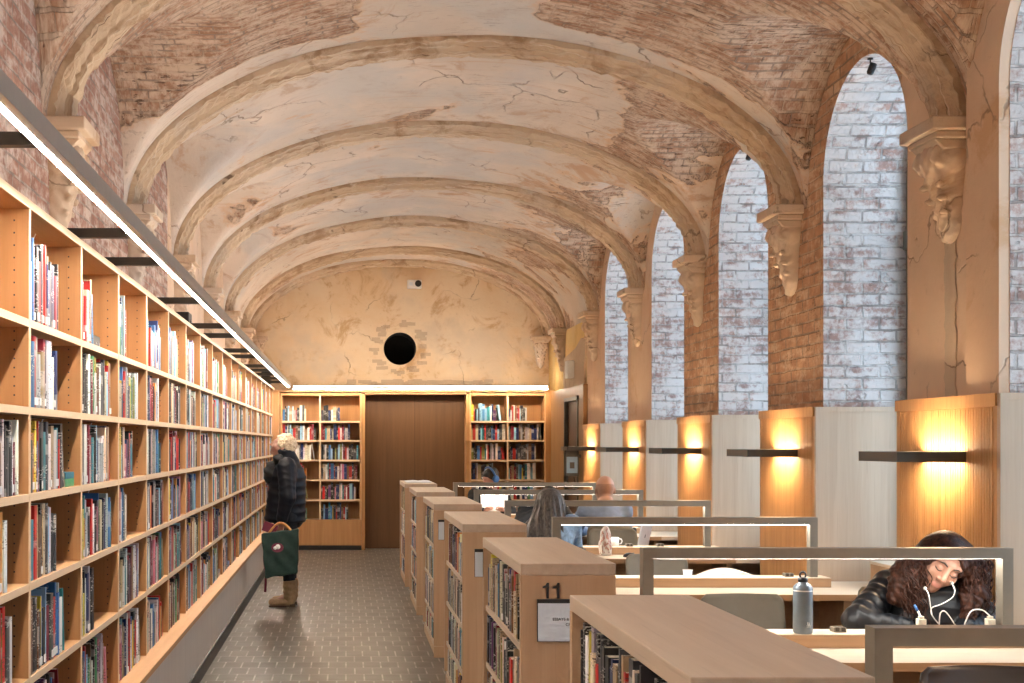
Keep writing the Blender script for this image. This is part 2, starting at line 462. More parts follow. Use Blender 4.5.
# ------------------------------------------------------------------ implicit surfaces (for people, carving, cloth)
def smin(a, b, k):
    if k <= 0: return np.minimum(a, b)
    h = np.clip(0.5+0.5*(b-a)/k, 0, 1)
    return b+(a-b)*h-k*h*(1-h)
def f_cap(P, a, b, ra, rb):
    a = np.array(a, float); b = np.array(b, float); ab = b-a
    t = np.clip(((P-a)@ab)/max(ab@ab, 1e-12), 0, 1)
    return np.linalg.norm(P-a-t[:, None]*ab, axis=1)-(ra+(rb-ra)*t)
def f_ell(P, c, r, R=None):
    q = P-np.array(c, float)
    if R is not None: q = q@np.array(R)            # R columns are the local axes
    r = np.array(r, float)
    k0 = np.linalg.norm(q/r, axis=1); k1 = np.linalg.norm(q/(r*r), axis=1)
    return k0*(k0-1)/np.maximum(k1, 1e-9)
def f_box(P, c, hs, r, R=None):
    q = P-np.array(c, float)
    if R is not None: q = q@np.array(R)
    q = np.abs(q)-(np.array(hs, float)-r)
    return np.linalg.norm(np.maximum(q, 0), axis=1)+np.minimum(q.max(axis=1), 0)-r
def surface_nets(fn, lo, hi, h):
    lo = np.array(lo, float); n = np.maximum(4, np.ceil((np.array(hi, float)-lo)/h).astype(int)+1)
    ax = [lo[i]+h*np.arange(n[i]) for i in range(3)]
    D = np.empty(tuple(n))
    for i in range(n[0]):                          # slab by slab keeps memory small
        yy, zz = np.meshgrid(ax[1], ax[2], indexing='ij')
        P = np.stack([np.full(yy.size, ax[0][i]), yy.ravel(), zz.ravel()], 1)
        D[i] = fn(P).reshape(n[1], n[2])
    S = D < 0
    S[0] = S[-1] = False; S[:, 0] = S[:, -1] = False; S[:, :, 0] = S[:, :, -1] = False
    D = np.where(S, np.minimum(D, -1e-6), np.maximum(D, 1e-6))
    c8 = [(i, j, k) for i in (0, 1) for j in (0, 1) for k in (0, 1)]
    sl = lambda A, o: A[o[0]:n[0]-1+o[0], o[1]:n[1]-1+o[1], o[2]:n[2]-1+o[2]]
    cnt = sum(sl(S, o).astype(int) for o in c8)
    act = (cnt > 0) & (cnt < 8)
    idx = np.full(act.shape, -1, int); cells = np.argwhere(act); idx[act] = np.arange(len(cells))
    acc = np.zeros((len(cells), 3)); num = np.zeros(len(cells))
    for a in range(8):
        for b in range(a+1, 8):
            oa, ob = np.array(c8[a]), np.array(c8[b])
            if abs(oa-ob).sum() != 1: continue
            da = D[tuple((cells+oa).T)]; db = D[tuple((cells+ob).T)]
            cr = (da < 0) != (db < 0)
            t = np.where(cr, da/np.where(cr, da-db, 1), 0)
            acc += np.where(cr[:, None], oa+t[:, None]*(ob-oa), 0); num += cr
    V = lo+h*(cells+acc/num[:, None])
    faces = []
    for d in range(3):
        u, w = (d+1) % 3, (d+2) % 3
        A = [slice(None)]*3; B = [slice(None)]*3; A[d] = slice(0, n[d]-1); B[d] = slice(1, n[d])
        cr = S[tuple(A)] != S[tuple(B)]
        e = np.argwhere(cr)
        e = e[(e[:, u] > 0) & (e[:, w] > 0) & (e[:, u] < n[u]-1) & (e[:, w] < n[w]-1)]
        flip = S[tuple(e.T)]
        def cell(du, dw):
            q = e.copy(); q[:, u] += du; q[:, w] += dw
            return idx[tuple(q.T)]
        q = np.stack([cell(-1, -1), cell(0, -1), cell(0, 0), cell(-1, 0)], 1)
        q = np.where(flip[:, None], q, q[:, ::-1])
        faces.append(q)
    Fq = np.concatenate(faces)
    return V, Fq[(Fq >= 0).all(axis=1)]
def sdf_obj(name, fn, lo, hi, h, mat, parent=None, off=(0, 0, 0), paint=None, subsurf=0):
    """paint: [(fn, material)]: faces whose centre is inside fn get that material"""
    V, Q = surface_nets(fn, lo, hi, h)
    me = bpy.data.meshes.new(name)
    me.from_pydata((V-np.array(off)).tolist(), [], Q.tolist())
    me.materials.append(M[mat] if isinstance(mat, str) else mat)
    mi = np.zeros(len(Q), int)
    if paint:
        C = V[Q].mean(axis=1)
        for i, (pf, pm) in enumerate(paint):
            me.materials.append(M[pm] if isinstance(pm, str) else pm)
            mi[pf(C) < 0] = i+1
        me.polygons.foreach_set('material_index', mi.tolist())
    me.polygons.foreach_set('use_smooth', [True]*len(Q))
    me.update()
    o = bpy.data.objects.new(name, me); COL.objects.link(o)
    if parent is not None: o.parent = parent
    if subsurf:
        md = o.modifiers.new('smooth', 'SUBSURF'); md.levels = md.render_levels = subsurf
    return o

# ------------------------------------------------------------------ the room
LUN_W, LUN_H = 0.93, 0.93
def lunette(y):
    best = ZS
    for yc in NICHES:
        u = (y-yc)/LUN_W
        if abs(u) < 1: best = max(best, ZS+LUN_H*math.sqrt(1-u*u))
    return best
ys = [Y0 + (YB-Y0)*i/580 for i in range(581)]

# vault
NTT = 96
mb = MB(); vv = []; uu = []
arc = [0.0]
for i in range(1, NTT+1):
    a0, a1 = math.pi*(i-1)/NTT, math.pi*i/NTT
    arc.append(arc[-1]+math.hypot(VA*(math.cos(a1)-math.cos(a0)), VB*(math.sin(a1)-math.sin(a0))))
rng = random.Random(3)
for y in ys:
    zl = lunette(y)
    for i in range(NTT+1):
        t = math.pi*i/NTT
        x = XC+VA*math.cos(t); z = max(ZS+VB*math.sin(t), zl)
        z += 0.012*math.sin(x*3.1+y*1.7)*math.sin(y*2.3-x)*math.sin(t)
        vv.append((x, y, z)); uu.append((arc[i], y))
fs = []; us = []
W1 = NTT+1
for j in range(len(ys)-1):
    for i in range(NTT):
        q = (j*W1+i, j*W1+i+1, (j+1)*W1+i+1, (j+1)*W1+i)
        fs.append(q); us.append([uu[k] for k in q])
mb.add(vv, fs, 'vault', us, smooth=True)
struct(mb.build('ceiling', fix=False))

# floor
mb = MB(); mb.box(XL-0.3, 4.0, Y0-0.1, YB+0.3, -0.12, 0.0, 'floor'); struct(mb.build('floor'))

# left wall (brick, plastered beyond the third pier)
mb = MB()
for j in range(len(ys)-1):
    a, b = ys[j], ys[j+1]
    za, zb = lunette(a)+0.01, lunette(b)+0.01
    m = 'brick_left' if a < 9.2 else 'plaster_pier' if a > 10.9 else 'brick_left'
    mb.add([(XL, a, 0), (XL, b, 0), (XL, b, zb), (XL, a, za)], [(0, 1, 2, 3)], m, [[(a, 0), (b, 0), (b, zb), (a, za)]])
mb.box(XL-0.3, XL-0.05, Y0-0.1, YB+0.3, 0, 4.6, 'gold_lintel')
struct(mb.build('wall_left', fix=False))

# right wall with arched window niches
ARCH_Z = 3.29
def pier_mat(y):
    if y < 7.3: return 'plaster_pier'
    if y < 12.2: return 'brick_lamplit'
    if y < 16.85: return 'plaster_pier'
    return 'plaster_yellow'
mb = MB()
NIX = 3.86
def niche_of(y):
    for yc in NICHES:
        if abs(y-yc) < HALFN-1e-6: return yc
    return None
cuts = sorted(set(ys) | {yc+s*HALFN for yc in NICHES for s in (-1, 1)} | {yc+HALFN*math.cos(math.pi*i/40) for yc in NICHES for i in range(41)})
for a, b in zip(cuts[:-1], cuts[1:]):
    if b-a < 1e-7: continue
    mid = (a+b)/2; yc = niche_of(mid)
    za, zb = lunette(a)+0.01, lunette(b)+0.01
    if yc is None: la = lb = 0.0
    else:
        la = ARCH_Z+math.sqrt(max(0, HALFN**2-(a-yc)**2)); lb = ARCH_Z+math.sqrt(max(0, HALFN**2-(b-yc)**2))
    mb.add([(XR, a, la), (XR, b, lb), (XR, b, zb), (XR, a, za)], [(3, 2, 1, 0)], pier_mat(mid), [[(a, za), (b, zb), (b, lb), (a, la)]])
    if yc is not None:      # intrados of the niche arch
        la2, lb2 = la, lb
        aa = math.atan2(la-ARCH_Z, a-yc)*HALFN; ab = math.atan2(lb-ARCH_Z, b-yc)*HALFN
        mb.add([(XR, a, la), (XR, b, lb), (NIX, b, lb2), (NIX, a, la2)], [(0, 1, 2, 3)], 'brick_white', [[(XR, aa), (XR, ab), (NIX, ab), (NIX, aa)]], smooth=False)
for yc in NICHES:
    for s in (-1, 1):
        y = yc+s*HALFN
        vs_ = [(XR, y, 0), (NIX, y, 0), (NIX, y, ARCH_Z), (XR, y, ARCH_Z)]
        uv_ = [(XR, 0), (NIX, 0), (NIX, ARCH_Z), (XR, ARCH_Z)]
        n = 1
        mb.add(vs_, [(0, 1, 2, 3)] if s > 0 else [(3, 2, 1, 0)], 'brick_white', [uv_ if s > 0 else uv_[::-1]])
# the thickness of the wall outside
for k in range(len(NICHES)+1):
    a = Y0-0.1 if k == 0 else NICHES[k-1]+HALFN
    b = YB+0.3 if k == len(NICHES) else NICHES[k]-HALFN
    mb.box(NIX-0.02, 4.0, a, b, 0, 4.8, 'gold_lintel')
for yc in NICHES:
    mb.box(NIX-0.02, 4.0, yc-HALFN, yc+HALFN, ARCH_Z+HALFN, 4.8, 'gold_lintel')
    mb.box(NIX-0.02, 4.0, yc-HALFN, yc+HALFN, 0, 0.78, 'gold_lintel')
struct(mb.build('wall_right', fix=False))

# back wall with the round hole
HX, HZ, HR = 0.83, 3.05, 0.25
mb = MB()
N = 48
ring = [(HX+HR*math.cos(2*math.pi*i/N), HZ+HR*math.sin(2*math.pi*i/N)) for i in range(N)]
def outer(i):
    a = 2*math.pi*i/N; c, s = math.cos(a), math.sin(a)
    k = 0.45/max(abs(c), abs(s)); return (HX+k*c, HZ+k*s)
out_ = [outer(i) for i in range(N)]
for i in range(N):
    j = (i+1) % N
    p = [ring[i], ring[j], out_[j], out_[i]]
    mb.add([(a, YB, b) for a, b in p], [(3, 2, 1, 0)], 'plaster_back')
    mb.add([(ring[i][0], YB, ring[i][1]), (ring[j][0], YB, ring[j][1]), (ring[j][0], YB+0.6, ring[j][1]), (ring[i][0], YB+0.6, ring[i][1])], [(0, 1, 2, 3)], 'dark')
x0, x1, z0, z1 = HX-0.45, HX+0.45, HZ-0.45, HZ+0.45
for (a, b, c, d) in ((XL-0.3, x0, 0, 4.8), (x1, 4.0, 0, 4.8), (x0, x1, 0, z0), (x0, x1, z1, 4.8)):
    mb.add([(a, YB, c), (b, YB, c), (b, YB, d), (a, YB, d)], [(0, 1, 2, 3)], 'plaster_back')
mb.box(HX-0.4, HX+0.4, YB+0.6, YB+0.65, HZ-0.4, HZ+0.4, 'dark')
# broken render round the hole and along the foot of the plaster
rng = random.Random(8)
for i in range(46):
    a = rng.random()*2*math.pi; r = HR+0.085+0.09*rng.random()
    cx, cz = HX+r*math.cos(a), HZ+r*math.sin(a); w = 0.03+0.05*rng.random()
    mb.box(cx-w, cx+w, YB-0.012-0.012*rng.random(), YB+0.01, cz-0.025, cz+0.025, 'gold_lintel')
for i in range(70):
    cx = 0.0+2.2*rng.random(); cz = 2.46+0.10*rng.random()
    mb.box(cx-0.07, cx+0.07, YB-0.01-0.01*rng.random(), YB+0.01, cz-0.025, cz+0.025, 'gold_lintel')
struct(mb.build('wall_back', fix=False))
mb = MB(); mb.add([(XL-0.3, Y0, 0), (4, Y0, 0), (4, Y0, 4.8), (XL-0.3, Y0, 4.8)], [(3, 2, 1, 0)], 'plaster_back'); struct(mb.build('wall_front', fix=False))

# ribs: moulded arches on every pier, and one framing the back wall
def rib(y, name, w=0.30, ztop=0.0):
    prof = [(-0.5, -0.02), (-0.5, 0.035), (-0.40, 0.045), (-0.36, 0.062), (-0.24, 0.070), (-0.20, 0.095), (0.0, 0.102), (0.20, 0.095), (0.24, 0.070), (0.36, 0.062), (0.40, 0.045), (0.5, 0.035), (0.5, -0.02)]
    n = 140; vs_ = []; r = random.Random(int(y*100))
    nz = [r.random() for _ in range(400)]
    for i in range(n+1):
        t = math.pi*i/n; c, s = math.cos(t), math.sin(t)
        nx, nz_ = c/VA, s/VB; L = math.hypot(nx, nz_); nx, nz_ = nx/L, nz_/L
        for j, (u, d) in enumerate(prof):
            d2 = d + (0.020*(nz[(i*3+j*7) % 400]-0.5) if d > 0 else 0)
            vs_.append((XC+(VA)*c-nx*d2, y+u*w, ZS+VB*s-nz_*d2))
    k = len(prof)
    fs_ = [(i*k+j, i*k+j+1, (i+1)*k+j+1, (i+1)*k+j) for i in range(n) for j in range(k-1)]
    m = MB(); m.add(vs_, fs_, 'rib', smooth=False)
    return struct(m.build(name))
for i, y in enumerate(RIBS):
    rib(y, 'trim_%d' % (i+1))
rib(YB-0.12, 'trim_%d' % (len(RIBS)+1), 0.26)

# plastered strip on the near pier and the worn lines below the corbels
mb = MB()
def strip(y0, y1, z0, z1, m, x=XR-0.008, seed=1):
    r = random.Random(seed); n = 30; p = []
    for i in range(n+1): p.append((y0+0.012*r.uniform(-1, 1), z0+(z1-z0)*i/n))
    for i in range(n, -1, -1): p.append((y1+0.012*r.uniform(-1, 1), z0+(z1-z0)*i/n))
    mb.prism(p, 0, x, XR+0.01, m)
strip(6.64, 6.76, 1.7, 2.72, 'gold_lintel', seed=4)
strip(6.40, 6.46, 1.7, 2.3, 'gold_lintel', seed=5)
struct(mb.build('trim_20'))
mb = MB()
yc = NICHES[3]; ring_ = [(1.7, yc+HALFN+0.003)]+[None]
n = 40
for s_ in range(n):
    a0, a1 = math.pi*s_/n, math.pi*(s_+1)/n; ri, ro = HALFN+0.003, HALFN+0.32+0.01*math.sin(s_*2.1)
    P_ = [(yc+r*math.cos(a), ARCH_Z+r*math.sin(a)) for a, r in ((a0, ri), (a0, ro), (a1, ro), (a1, ri))]
    mb.prism(P_, 0, XR-0.05, XR+0.01, 'plaster_pier')
mb.box(XR-0.05, XR+0.01, yc+HALFN+0.003, yc+HALFN+0.325, 1.7, ARCH_Z, 'plaster_pier')
struct(mb.build('trim_21'))

# oak panelling: a golden board on every pier, a pale one in every window reveal
PZ = 1.835
n_tr = 30
for k, y in enumerate(NEAR):
    mb = MB()
    mb.box(XP, XR+0.02, y, y+PIERW, 0, PZ, 'panel_gold')
    for q in range(1, 40):          # fluted boards
        yy = y+0.02+(PIERW-0.04)*q/40
        mb.box(XP-0.004, XP+0.005, yy-0.009, yy+0.009, 0.02, PZ-0.065, 'panel_gold')
    mb.box(XP-0.010, XP+0.005, y, y+PIERW, PZ-0.06, PZ, 'panel_gold')
    struct(mb.build('trim_%d' % n_tr)); n_tr += 1
    mb = MB()
    mb.box(XP, NIX-0.1, y-0.03, y-0.0005, 0, PZ, 'panel_pale')
    mb.box(XP-0.002, NIX-0.1, y-0.036, y-0.028, PZ-0.03, PZ, 'panel_pale')
    mb.box(XP-0.002, XP+0.03, y-0.036, y-0.028, 0, PZ-0.03, 'panel_pale')
    struct(mb.build('trim_%d' % n_tr)); n_tr += 1
    # sill and apron under the window
for k, yc in enumerate(NICHES):
    mb = MB()
    mb.box(3.62, 3.86, yc-HALFN+0.001, yc+HALFN-0.031, 0, 0.74, 'panel_pale')
    mb.box(3.60, 3.86, yc-HALFN+0.001, yc+HALFN-0.031, 0.74, 0.78, 'panel_pale')
    struct(mb.build('trim_%d' % n_tr)); n_tr += 1

# windows: arched painted frame, transom, mullion and glass
for k, yc in enumerate(NICHES):
    H = HALFN-0.002; xa, xb = 3.66, 3.74
    mb = MB(); n = 32; w = 0.075
    def arch(r):
        return [(yc-r, 0.79)]+[(yc-r*math.cos(math.pi*i/n), ARCH_Z+r*math.sin(math.pi*i/n)) for i in range(n+1)]+[(yc+r, 0.79)]
    A, B = arch(H), arch(H-w)
    for i in range(len(A)-1):
        q = [A[i], A[i+1], B[i+1], B[i]]
        mb.prism(q, 0, xa, xb, 'win_frame')
    mb.box(xa, xb, yc-H, yc+H, 0.78, 0.87, 'win_frame')
    mb.box(xa-0.02, xb, yc-H, yc+H, 2.86, 2.98, 'win_frame')
    mb.box(xa, xb, yc-0.035, yc+0.035, 0.85, ARCH_Z+H-w, 'win_frame')
    for s in (-1, 1):       # casements
        a = yc+s*(H-w-0.02); mb.box(xa+0.01, xb-0.01, min(a, a-s*0.05), max(a, a-s*0.05), 0.86, 2.86, 'win_frame')
    fr = struct(mb.build('window_%d' % (k+1)))
    g = MB(); g.prism(arch(H-0.02), 0, 3.695, 3.70, 'glass')
    g.build('window_glass', parent=fr)

# dark plank ends and the door in the far right corner
mb = MB()
YD0, YD1, ZD = 17.1, 18.15, 2.22
PYS = NEAR[-1]+PIERW
mb.box(XP, XR+0.02, PYS+0.002, YD0, 0, 2.36, 'corner_wood'); mb.box(XP, XR+0.02, YD1, YB-0.2, 0, 2.36, 'corner_wood')
mb.box(XP, XR+0.02, YD0, YD1, ZD, 2.36, 'corner_wood')
r_ = random.Random(12)
stn = [(16.85+0.05*r_.random(), 2.365), (16.86, 2.6), (16.80, 2.95), (17.1, 2.98), (17.5, 2.88), (18.0, 2.83), (18.45, 2.80), (18.5, 2.5), (18.45, 2.365)]
mb.prism(stn, 0, XR-0.03, XR+0.01, 'gold_lintel')
struct(mb.build('trim_%d' % n_tr)); n_tr += 1
mb = MB()
mb.box(XP+0.035, XR+0.015, YD0, YD1, 0.0, ZD, 'back_wood')
mb.box(XP-0.02, XP+0.03, YD0, YD0+0.05, 0.0, ZD, 'lamp_metal'); mb.box(XP-0.02, XP+0.03, YD1-0.05, YD1, 0.0, ZD, 'lamp_metal')
mb.box(XP-0.02, XP+0.03, YD0, YD1, ZD-0.05, ZD, 'lamp_metal')
d = struct(mb.build('door_1'))
h_ = MB(); h_.tube([(XP+0.03, YD0+0.12, 1.0), (XP-0.03, YD0+0.12, 1.0), (XP-0.03, YD0+0.24, 1.0)], 0.009, 'strip_metal', 8); h_.build('door_handle', parent=d)

# skirting under the right hand panels
mb = MB()
mb.box(3.04, XP, Y0, YB-0.6, 0, 0.08, 'skirt'); struct(mb.build('baseboard_right'))

# dark oak closet front in the middle of the back wall
mb = MB()
mb.box(0.26, 1.83, 19.75, 19.78, 0, 2.42, 'back_wood')
mb.box(0.235, 0.285, 19.44, 19.78, 0, 2.36, 'back_case'); mb.box(1.80, 1.85, 19.44, 19.78, 0, 2.36, 'back_case')
mb.box(0.235, 1.85, 19.44, 19.78, 2.33, 2.38, 'back_case')
mb.box(1.043, 1.047, 19.746, 19.76, 0.01, 2.33, 'dark')
struct(mb.build('door_2'))
mb = MB(); mb.box(XL, XR, 19.4, YB, 2.36, 2.385, 'back_case'); struct(mb.build('trim_%d' % n_tr)); n_tr += 1
mb = MB(); mb.box(XL, -0.985, 19.02, 19.78, 0, 2.36, 'back_case'); mb.box(2.98, XP+0.01, 19.40, 19.78, 0, 2.36, 'back_case'); struct(mb.build('trim_%d' % n_tr)); n_tr += 1

# ------------------------------------------------------------------ carved corbels
def corbel_fn(P):
    # local: +x out of the wall, y along it, z up; the capital's top is z = 0
    d = f_cap(P, (0.02, 0, -0.12), (0.0, 0, -0.48), 0.125, 0.075)
    d = smin(d, f_ell(P, (0.05, 0, -0.16), (0.11, 0.14, 0.10)), 0.04)
    for s in (-1, 1):
        c = np.array((0.10, s*0.10, -0.15))
        q = P-c; r = np.sqrt(q[:, 0]**2+q[:, 2]**2)
        tor = np.sqrt((r-0.045)**2+(q[:, 1]*0.8)**2)-0.022          # volute scroll
        d = smin(d, tor, 0.008); d = smin(d, f_ell(P, c, (0.02, 0.035, 0.02)), 0.006)
        for a in (0, 1, 2):                                          # leaves
            z = -0.24-0.07*a
            d = smin(d, f_ell(P, (0.085-0.022*a, s*(0.075-0.018*a), z), (0.035, 0.03, 0.055)), 0.010)
            d = smin(d, f_ell(P, (0.115-0.022*a, s*(0.085-0.018*a), z-0.045), (0.025, 0.024, 0.018)), 0.006)
    for a in (0, 1, 2):
        d = smin(d, f_ell(P, (0.105-0.026*a, 0, -0.22-0.09*a), (0.045, 0.03, 0.06)), 0.008)
    d = smin(d, f_ell(P, (0.03, 0, -0.53), (0.035, 0.04, 0.05)), 0.015)
    d = d+0.006*np.sin(P[:, 1]*95)*np.sin(P[:, 2]*70+P[:, 0]*60)
    return np.maximum(d, -P[:, 0]-0.03)
cor0 = empty('corbel', (0, 0, 0), '', 'corbel')
mb = MB()
mb.box(-0.02, 0.20, -0.20, 0.20, -0.035, 0.03, 'stone'); mb.box(-0.02, 0.165, -0.165, 0.165, -0.07, -0.035, 'stone')
mb.prism([(-0.02, -0.12), (0.12, -0.12), (0.165, -0.07), (-0.02, -0.07)], 1, -0.14, 0.14, 'stone')
mb.build('abacus', parent=cor0, bevel=0.008)
sdf_obj('carved_leaves', corbel_fn, (-0.06, -0.22, -0.62), (0.2, 0.22, -0.04), 0.011, 'stone', cor0)
side = {1: 'right', -1: 'left'}
nth = {0: 'first', 1: 'second', 2: 'third', 3: 'fourth', 4: 'fifth', 5: 'sixth'}
first = True
for k in range(-1, 6):
    for s in (-1, 1):
        y = RIBS[k+4]
        o = cor0 if first else copy_tree(cor0); first = False
        o.location = (XR if s > 0 else XL, y, ZS); o.rotation_euler = (0, 0, math.pi if s > 0 else 0)
        where = 'window wall' if s > 0 else 'wall over the long bookcase'
        tag(o, ('carved stone corbel with leaf scrolls, %s along the %s' % ({0: 'first in view', 1: 'second', 2: 'third', 3: 'fourth', 4: 'fifth', 5: 'sixth'}[k], where)) if k >= 0 else 'carved stone corbel nearer than all others on the %s' % where, 'corbel', 'carved corbels under the vault ribs')
for s in (-1, 1):
    o = copy_tree(cor0); o.location = (XC+s*2.16, YB-0.12, ZS); o.rotation_euler = (0, 0, math.pi/2*(1 if s > 0 else 1)+math.pi)
    o.scale = (0.8, 0.8, 0.8)
    tag(o, 'small carved corbel at the %s foot of the arch on the back wall' % ('right' if s > 0 else 'left'), 'corbel', 'carved corbels under the vault ribs')

# ------------------------------------------------------------------ the long bookcase on the left wall
XS = -1.07                       # front of the shelves
BAY0, BAYW = 4.40, 0.86
SHZ = [0.46, 0.805, 1.125, 1.428, 1.722, 2.018, 2.392]    # tops of plinth, shelves; underside of the top board
KB = list(range(-3, 17))         # bays; number 0 lies between the first two dividers in full view
def bay_y(k): return BAY0+BAYW*k
XBK = -1.42
long_case = empty('bookcase', (XS, bay_y(-3), 0), 'long built-in beech bookcase covering the whole wall under the strip light', 'bookcase')
off = (XS, bay_y(-3), 0)
yE = bay_y(17)
for k in range(-3, 18):
    mb = MB(); y = bay_y(k)
    mb.box(XBK, XS-0.002, y-0.011, y+0.011, 0.46, 2.392, 'beech')
    mb.box(XS-0.002, XS+0.001, y-0.011, y+0.011, 0.46, 2.392, 'beech_edge')
    for r in range(6):           # drilled rows of shelf-pin holes
        n = 8
        for q in range(n):
            z = SHZ[r]+0.04+(SHZ[r+1]-SHZ[r]-0.08)*q/(n-1)
            for xx in (XS-0.05, XS-0.27):
                mb.box(xx-0.0028, xx+0.0028, y-0.0114, y-0.0105, z-0.0028, z+0.0028, 'skirt')
    mb.build('upright', parent=long_case, off=off)
for k in KB:
    for r in range(1, 6):
        mb = MB(); a, b = bay_y(k)+0.0115, bay_y(k+1)-0.0115
        mb.box(XBK, XS-0.003, a, b, SHZ[r]-0.026, SHZ[r], 'beech_y')
        mb.box(XS-0.003, XS, a, b, SHZ[r]-0.026, SHZ[r], 'beech_edge')
        mb.box(XS-0.11, XS-0.10, a+0.05, b-0.05, SHZ[r]-0.0275, SHZ[r]-0.0255, 'dark')
        mb.build('shelf', parent=long_case, off=off)
mb = MB(); mb.box(XBK, XS-0.003, bay_y(-3)-0.011, yE+0.4, 2.392, 2.42, 'beech_y'); mb.box(XS-0.003, XS+0.003, bay_y(-3)-0.011, yE+0.4, 2.392, 2.42, 'beech_edge')
mb.build('top_board', parent=long_case, off=off)
mb = MB(); mb.box(XBK-0.015, XBK, bay_y(-3), yE, 0.46, 2.392, 'beech'); mb.build('back_panel', parent=long_case, off=off)
mb = MB(); mb.box(XBK, XS, yE+0.011, yE+0.4, 0.46, 2.392, 'beech'); mb.build('filler_panel', parent=long_case, off=off)
mb = MB()
mb.box(XBK, -0.985, bay_y(-3), yE+0.4, 0.10, 0.43, 'plinth')
mb.box(XBK, -0.98, bay_y(-3), yE+0.4, 0.43, 0.46, 'beech_y')
mb.build('plinth', parent=long_case, off=off)
mb = MB(); mb.box(XBK, -0.975, bay_y(-3), yE+0.4, 0.0, 0.10, 'skirt'); mb.build('toe_kick', parent=long_case, off=off)

# ------------------------------------------------------------------ the two bookcases on the back wall
BSZ = [0.455, 0.755, 1.055, 1.35, 1.645, 1.93, 2.31]
YF = 19.43
BACK = {'left': (-0.965, 0.22), 'right': (1.86, 2.975)}
for nm, (xa, xb) in BACK.items():
    t = empty('bookcase', (xa, YF, 0), 'beech wall bookcase %s' % ('between the long bookcase and the dark closet doors' if nm == 'left' else 'right of the dark closet doors, nearest the window wall'), 'bookcase', 'bookcases on the back wall')
    of = (xa, YF, 0); xm = (xa+xb)/2
    if nm == 'left': xm = 346-346+(320-346)/66.9
    for x in (xa, xm, xb):
        mb = MB(); mb.box(x-0.012, x+0.012, YF+0.003, YF+0.31, 0.455, 2.31, 'back_case'); mb.box(x-0.012, x+0.012, YF, YF+0.003, 0.455, 2.31, 'beech_edge' if x == xm else 'beech_y')
        mb.build('upright', parent=t, off=of)
    for a, b in ((xa, xm), (xm, xb)):
        for r in range(1, 6):
            mb = MB(); mb.box(a+0.0125, b-0.0125, YF+0.003, YF+0.31, BSZ[r]-0.026, BSZ[r], 'back_case'); mb.box(a+0.0125, b-0.0125, YF, YF+0.003, BSZ[r]-0.026, BSZ[r], 'beech_edge')
            mb.build('shelf', parent=t, off=of)
    mb = MB(); mb.box(xa-0.012, xb+0.012, YF, YF+0.31, 2.31, 2.345, 'back_case'); mb.build('top_board', parent=t, off=of)
    mb = MB(); mb.box(xa, xb, YF+0.31, YF+0.325, 0.455, 2.31, 'back_case'); mb.build('back_panel', parent=t, off=of)
    mb = MB(); mb.box(xa-0.012, xb+0.012, YF+0.0, YF+0.32, 0.07, 0.453, 'back_case'); mb.build('plinth', parent=t, off=of)
    mb = MB(); mb.box(xa-0.012, xb+0.012, YF+0.03, YF+0.32, 0.0, 0.068, 'skirt'); mb.build('toe_kick', parent=t, off=of)

# ------------------------------------------------------------------ low cases between aisle and desks
CX0, CX1, CZ = 0.655, 1.015, 1.144
CY = [(2.53+PITCH*k, 3.90+PITCH*k) for k in range(6)]
CSX = [0.016, 0.006, 0.0, 0.0, 0.0, 0.0]       # small sideways offsets of the cases
CSH = [0.085, 0.285, 0.55, 0.82]
def txt(s, size, name, mat, parent, M4, depth=0.003):
    cu = bpy.data.curves.new(name, 'FONT'); cu.body = s; cu.size = size; cu.extrude = depth; cu.align_x = 'LEFT'
    ob = bpy.data.objects.new(name+'_src', cu); COL.objects.link(ob)
    bpy.context.view_layer.update()
    me = bpy.data.meshes.new_from_object(ob.evaluated_get(bpy.context.evaluated_depsgraph_get()))
    bpy.data.objects.remove(ob); bpy.data.curves.remove(cu)
    me.transform(M4)
    me.materials.clear(); me.materials.append(M[mat])
    o = bpy.data.objects.new(name, me); COL.objects.link(o); o.parent = parent
    return o
case_words = ['nearest low oak bookcase, its top filling the foreground',
              'low oak bookcase with the black number 11 on its end',
              'low oak bookcase just behind the one numbered 11',
              'fourth low oak bookcase from the camera along the aisle',
              'fifth low oak bookcase from the camera along the aisle',
              'farthest low oak bookcase, a pale blue booklet lying on top']
